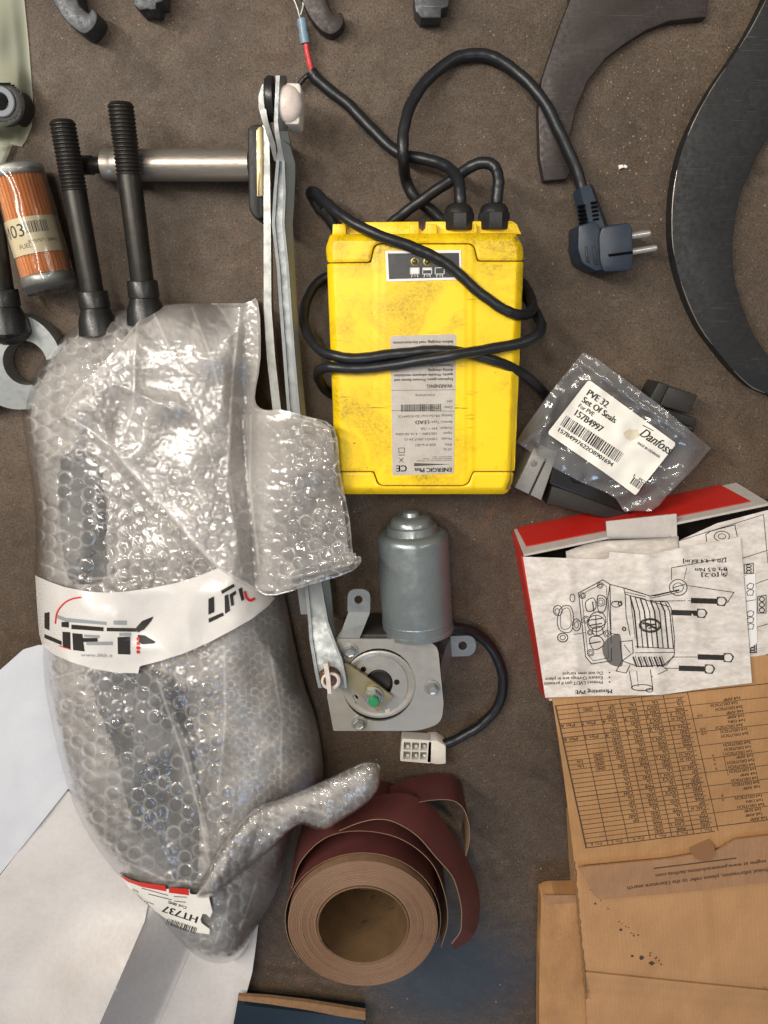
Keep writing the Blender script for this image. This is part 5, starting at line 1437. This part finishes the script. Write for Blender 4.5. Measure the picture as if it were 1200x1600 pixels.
def wrinkle(X, Y, seed):
    a = vnoise(X / 9 + 3 * vnoise(X / 25, Y / 25, seed), Y / 9, seed + 1)
    b = vnoise(X / 4, Y / 5, seed + 2)
    return (np.abs(a - .5) * 2) * .6 + b * .4
pw = thing('wrapped_parcel', 'parcel in clear bubble wrap with white printed tape round its middle', 'parcel', P(260, 990, 0))
def fine_zone(X, Y):   # right flank shows the flat back of the wrap in thin rows
    return sstep(300, 345, X - (Y - 1000) * .18) * sstep(900, 960, Y)
def zwrap(X, Y, D):
    fine = fine_zone(X, Y)
    big = lattice(X, Y, 19.8, 22.8, 10.6, 60, .05)
    thin = lattice(X, Y, 9.5, 15, 6.0, 70, -.06, .3)
    amp = sstep(0, 14, D)
    return par_base(X, Y, D) + amp * (.0030 * big * (1 - fine) + .0007 * thin * fine) + .0017 * wrinkle(X, Y, 80) * amp * (1 - .75 * fine)
def crease(X, Y, lines, w=1.7):
    """polythene goes white where it has been creased"""
    o_ = np.zeros_like(X)
    for q in lines: o_ = np.maximum(o_, np.exp(-(poly_dist(q, X, Y, False)[0] / w) ** 2))
    return o_
W_LINES = [[(245, 1060), (262, 1110), (290, 1190), (312, 1270), (326, 1350), (335, 1410)], [(70, 720), (110, 690), (170, 720), (240, 820)], [(60, 880), (130, 905), (220, 900)], [(350, 1010), (352, 1120), (340, 1240)], [(420, 1010), (440, 1120), (438, 1230)], [(80, 1060), (160, 1040)], [(180, 1340), (260, 1375), (330, 1380)], [(360, 1400), (345, 1450), (330, 1490)], [(400, 1380), (380, 1440), (360, 1480)]]
def web_wrap(X, Y, D):
    fine = fine_zone(X, Y)
    lattice(X, Y, 19.8, 22.8, 10.6, 60, .05); a_ = lattice.rim
    lattice(X, Y, 9.5, 15, 6.0, 70, -.06, .3); b_ = lattice.rim
    blot = .35 * sstep(.45, .8, vnoise(X / 38, Y / 55, 81)) + .5 * sstep(8, 0, D)
    w_ = np.clip(a_ * (1 - fine) + (.12 + .95 * b_) * fine + blot + .8 * crease(X, Y, W_LINES), 0, 1.3)
    return w_, fine + .25 * sstep(.5, .8, vnoise(X / 60, Y / 60, 83))
sheet('wrap_film', 'bubble_film', par_ol, zwrap, 2.0, parent=pw, smooth=180, attr=web_wrap)
inner = [(260 + (x - 260) * .94, 990 + (y - 990) * .975) for x, y in par_ol]
def web_inner(X, Y, D):
    lattice(X + 7, Y, 21.5, 25, 11, 90, .12)
    return lattice.rim + 1.0 * vnoise(X / 30, Y / 44, 97) - .5 - .35 * fine_zone(X, Y)
sheet('wrap_inner_layer', 'bubble_film_inner', inner, lambda X, Y, D: par_base(X, Y) - .010 + .003 * lattice(X + 7, Y, 21.5, 25, 11, 90, .12) * sstep(0, 14, D) + .0008 * wrinkle(X, Y, 95), 3.0, parent=pw, smooth=180, attr=web_inner)
# the dark machine part inside, nearest the film at two places
core = smooth_closed([(80, 715), (120, 690), (165, 705), (178, 780), (185, 900), (205, 1000), (290, 1060), (318, 1150), (325, 1260), (322, 1370), (290, 1392), (235, 1360), (195, 1290), (170, 1190), (130, 1080), (100, 960), (82, 830)], 3)
tag(sheet('packed_part', 'packed_metal', core, lambda X, Y, D: par_base(X, Y) - .0022 - .014 * (1 - sstep(0, 26, D)) - .012 * sstep(890, 930, Y) * sstep(1060, 1010, Y), 5), 'dark grey machine part seen dimly through the bubble wrap', 'machine part')
# folded-over flap across the top and right
flap_ol = smooth_closed([(100, 648), (120, 610), (160, 570), (205, 515), (240, 482), (300, 474), (380, 474), (403, 471), (407, 560), (398, 622), (412, 640), (440, 640), (475, 650), (522, 668), (532, 740), (546, 810), (552, 866), (563, 869), (562, 882), (540, 897), (480, 915), (425, 931), (392, 918), (340, 888), (300, 848), (255, 795), (200, 735), (160, 690), (120, 662)], 3)
def flap_base(X, Y, D):
    zp = par_base(X, Y)
    ins = sstep(470, 380, X)
    lo = .060 * sstep(310, 372, X) * sstep(640, 560, Y) + .080 * sstep(320, 420, X) * sstep(560, 660, Y)
    k_ = .010
    h_ = np.clip(.5 + .5 * ((zp + .009) - lo) / k_, 0, 1)
    z = lo * (1 - h_) + (zp + .009) * h_ + k_ * h_ * (1 - h_)
    z = z * ins + .084 * (1 - ins) + .004 * (vnoise(X / 50, Y / 60, 101) - .5)
    z = z + ridge(X, Y, [(212, 520), (208, 640), (190, 690)], .005, 12) + ridge(X, Y, [(375, 480), (362, 640), (355, 760), (380, 900)], .0035, 9)
    z = z + .004 * np.exp(-(D / 5.0)) * sstep(560, 300, X) * sstep(600, 700, Y)
    z = z + .0055 * sstep(10, 0, np.abs(Y - (886 + (530 - X) * .22))) * sstep(430, 470, X)
    return z
def zflap(X, Y, D):
    flat_zone = sstep(215, 240, X) * sstep(400, 370, X) * sstep(640, 560, Y) * .75
    smooth2 = sstep(365, 380, X) * sstep(470, 440, X) * .8
    big = lattice(X, Y, 19.4, 22.4, 10.3, 110, .16)
    amp = sstep(0, 10, D) * (1 - np.maximum(flat_zone, smooth2))
    return flap_base(X, Y, D) + amp * .0034 * big * lobes(X, Y) + (.0010 + .0012 * lobes(X, Y)) * wrinkle(X, Y, 120) * sstep(0, 8, D)
F_LINES = [[(214, 505), (212, 560), (208, 640), (190, 690)], [(378, 478), (366, 560), (360, 640), (356, 730), (366, 800)], [(104, 648), (160, 690), (200, 735), (255, 795), (300, 848), (345, 890), (400, 924)], [(120, 615), (170, 585), (215, 545)], [(300, 480), (330, 560), (350, 640)], [(392, 650), (390, 760), (404, 880)], [(430, 925), (490, 905), (545, 888)], [(240, 490), (300, 620), (345, 760)], [(110, 640), (180, 640), (240, 680)], [(400, 640), (470, 655), (520, 672)]]
def lobes(X, Y):   # where the bubbles stand up: right-hand lobe, left shoulder, lower edge
    return np.clip(sstep(430, 470, X) + .75 * sstep(215, 175, X) + .7 * sstep(690, 780, Y), .22, 1)
def web_flap(X, Y, D):
    lattice(X, Y, 19.4, 22.4, 10.3, 110, .16)
    lb_ = lobes(X, Y)
    w_ = np.clip(lattice.rim * lb_ - .35 * sstep(430, 470, X) * (1 - lattice.rim) + .5 * sstep(5, 0, D) + .45 * sstep(.35, .8, vnoise(X / 40, Y / 50, 111)) * sstep(450, 400, X) + .8 * crease(X, Y, F_LINES), -.5, 1.4)
    return w_, (1 - lb_) * .7
sheet('wrap_flap', 'flap_film', flap_ol, zflap, 2.0, parent=pw, smooth=180, attr=web_flap)
sheet('wrap_flap_lining', 'bubble_film_inner', [(300 + (x - 300) * .97, 700 + (y - 700) * .97) for x, y in flap_ol], lambda X, Y, D: flap_base(X, Y, D * 0 + 20) - .005 + .0012 * wrinkle(X, Y, 130), 4.0, parent=pw, smooth=180, attr=lambda X, Y, D: 1.6 * vnoise(X / 35, Y / 45, 131) - 1.3 * sstep(430, 470, X) - .4)
# twisted tail
tail_ol = smooth_closed([(398, 1262), (445, 1245), (500, 1222), (545, 1200), (575, 1189), (593, 1197), (592, 1232), (570, 1258), (530, 1284), (505, 1298), (468, 1289), (425, 1325), (372, 1370), (335, 1402), (305, 1402), (320, 1365), (350, 1315)], 4)
def ztail(X, Y, D):
    q = np.sqrt(np.clip(1 - (1 - np.clip(D / 26, 0, 1)) ** 2, 0, 1))
    base = np.maximum(.072 * sstep(520, 380, X) + .098 * (1 - sstep(520, 380, X)), par_base(X, Y) * sstep(500, 440, X))
    return base + .016 * q + .0026 * lattice(X, Y, 13, 17, 7.5, 140, .9, .4) * sstep(0, 8, D) + .0014 * wrinkle(X, Y, 150)
def web_tail(X, Y, D):
    lattice(X, Y, 13, 17, 7.5, 140, .9, .4)
    return np.clip(lattice.rim + .4 * sstep(5, 0, D), 0, 1.2)
sheet('wrap_tail', 'bubble_film', tail_ol, ztail, 2.0, parent=pw, smooth=180, attr=web_tail)
sheet('wrap_tail_lining', 'bubble_film_inner', [(450 + (x - 450) * .96, 1290 + (y - 1290) * .93) for x, y in tail_ol], lambda X, Y, D: ztail(X, Y, D) - .008, 4.0, parent=pw, smooth=180, attr=lambda X, Y, D: vnoise(X / 16, Y / 16, 151) - .3)
# printed tape round the middle
ztape = lambda X, Y: par_base(X, Y) + .0078 + .0006 * wrinkle(X / 2, Y / 2, 160)
tape_ol = [(55, 899), (75, 908), (100, 917), (135, 924), (165, 926), (200, 924), (235, 919), (275, 911), (310, 900), (345, 886), (372, 900), (398, 918), (430, 934), (418, 948), (392, 968), (360, 986), (328, 1003), (290, 1020), (250, 1033), (218, 1041), (216, 1052), (180, 1051), (145, 1045), (110, 1034), (85, 1023), (66, 1008), (61, 990), (58, 950)]
tp = sheet('printed_tape', 'tape_white', tape_ol, lambda X, Y, D: ztape(X, Y), 4, parent=pw)
pr = Print(); prr = Print(); pg_ = Print(); prb = Print(); prs = Print()
def Z6(x, y): return (40 + x / 2.857, 880 + y / 2.857)
def poly6(p, pts): p.poly([Z6(*q) for q in pts])
for pts in ([(84, 222), (106, 218), (106, 300), (84, 290)], [(84, 316), (160, 348), (160, 366), (84, 334)],
            [(160, 262), (192, 262), (192, 288), (160, 284)], [(164, 306), (198, 308), (200, 384), (166, 376)],
            [(204, 274), (346, 286), (346, 304), (204, 294)], [(208, 312), (252, 316), (262, 394), (212, 388)], [(252, 334), (320, 334), (320, 350), (254, 352)],
            [(362, 288), (498, 290), (496, 306), (362, 304)], [(410, 330), (466, 328), (466, 408), (412, 406)],
            [(494, 286), (520, 258), (570, 238), (562, 256), (528, 296), (500, 310)], [(500, 320), (530, 322), (578, 350), (576, 358), (520, 362), (504, 350)],
            [(816, 160), (840, 148), (842, 218), (816, 230)], [(816, 248), (880, 220), (884, 234), (818, 266)],
            [(872, 122), (928, 92), (934, 104), (876, 138)], [(888, 146), (904, 138), (912, 212), (890, 226)], [(910, 140), (938, 122), (940, 136), (926, 148), (930, 186), (918, 192)], [(950, 116), (966, 108), (976, 162), (964, 170)]):
    poly6(pr if pts[0][0] < 700 else prb, pts)
pr.build('printed_logo', 'ink', ztape, tp, .0007, 5)
prb.build('printed_logo', 'ink', ztape, tp, .0007, 5)
prr.line([Z6(*q) for q in catmull([(132, 268), (140, 220), (170, 180), (205, 160), (245, 152)], 5)], 2.2)
prr.line([Z6(*q) for q in catmull([(150, 368), (170, 376), (200, 384)], 4)], 1.4)
prd = Print()
for y in (338, 358, 378, 396): poly6(prd, [(494, y - 6), (506, y - 8), (510, y + 6), (496, y + 8)])
prs.line([Z6(*q) for q in catmull([(980, 128), (986, 152), (1002, 166), (1022, 158)], 5)], 4.0)
prr.build('printed_red', 'ink_red', ztape, tp, .0009, 5); prd.build('printed_stamp', 'ink_red', ztape, tp, .0009, 5); prs.build('printed_red', 'ink_red', ztape, tp, .0009, 5)
for pts in ([(140, 230), (180, 244), (360, 262), (360, 276), (180, 262), (140, 246)], [(392, 256), (450, 256), (450, 276), (392, 274)], [(260, 318), (330, 322), (330, 334), (262, 330)], [(270, 352), (388, 350), (388, 366), (272, 366)], [(418, 310), (470, 310), (470, 326), (418, 326)]):
    poly6(pg_, pts)
pg_.text('www.liftk.it', Z6(246, 416), (1, .03), (.03, -1), 8, 50)
pg_.build('printed_ghost', 'ink_grey', ztape, tp, .0004, 5)
# shipping sticker low on the parcel
zst = lambda X, Y: par_base(X, Y) + .0074
sk_ol = [(184, 1366), (215, 1378), (258, 1389), (296, 1389), (297, 1398), (325, 1396), (332, 1425), (328, 1434), (318, 1424), (312, 1440), (328, 1452), (327, 1460), (300, 1456), (270, 1443), (240, 1422), (212, 1398)]
sk = sheet('shipping_sticker', 'sticker_white', sk_ol, lambda X, Y, D: zst(X, Y), 3, parent=pw)
pr = Print(); pr.poly([(185, 1367), (215, 1378), (222, 1386), (200, 1378)]); pr.poly([(215, 1378), (258, 1384), (260, 1393), (222, 1386)]); pr.poly([(264, 1387), (295, 1389), (295, 1399), (264, 1395)]); pr.poly([(318, 1396), (325, 1395), (325, 1397), (319, 1398)])
pr.build('red_band', 'ink_red', zst, sk, .0005, 5)
pr = Print(); us, vs_ = frame((312, 1436), (252, 1416))
pr.text('HT737', (311, 1433), us, vs_, 15, 58, bold=.6)
pr.text('Cod. 0045', (292, 1417), us, vs_, 6, 30, bold=.2)
for (x0, y0, x1, y1) in ((222, 1388, 262, 1399), (232, 1397, 268, 1406), (272, 1401, 292, 1402), (272, 1408, 290, 1410), (206, 1388, 216, 1394), (226, 1408, 240, 1413)): pr.line([(x0, y0), (x1, y1)], 1.0)
pr.bars((308, 1450), us, vs_, 48, 10, 6, 1.5)
pr.build('printed_text', 'ink', zst, sk, .0005, 5)
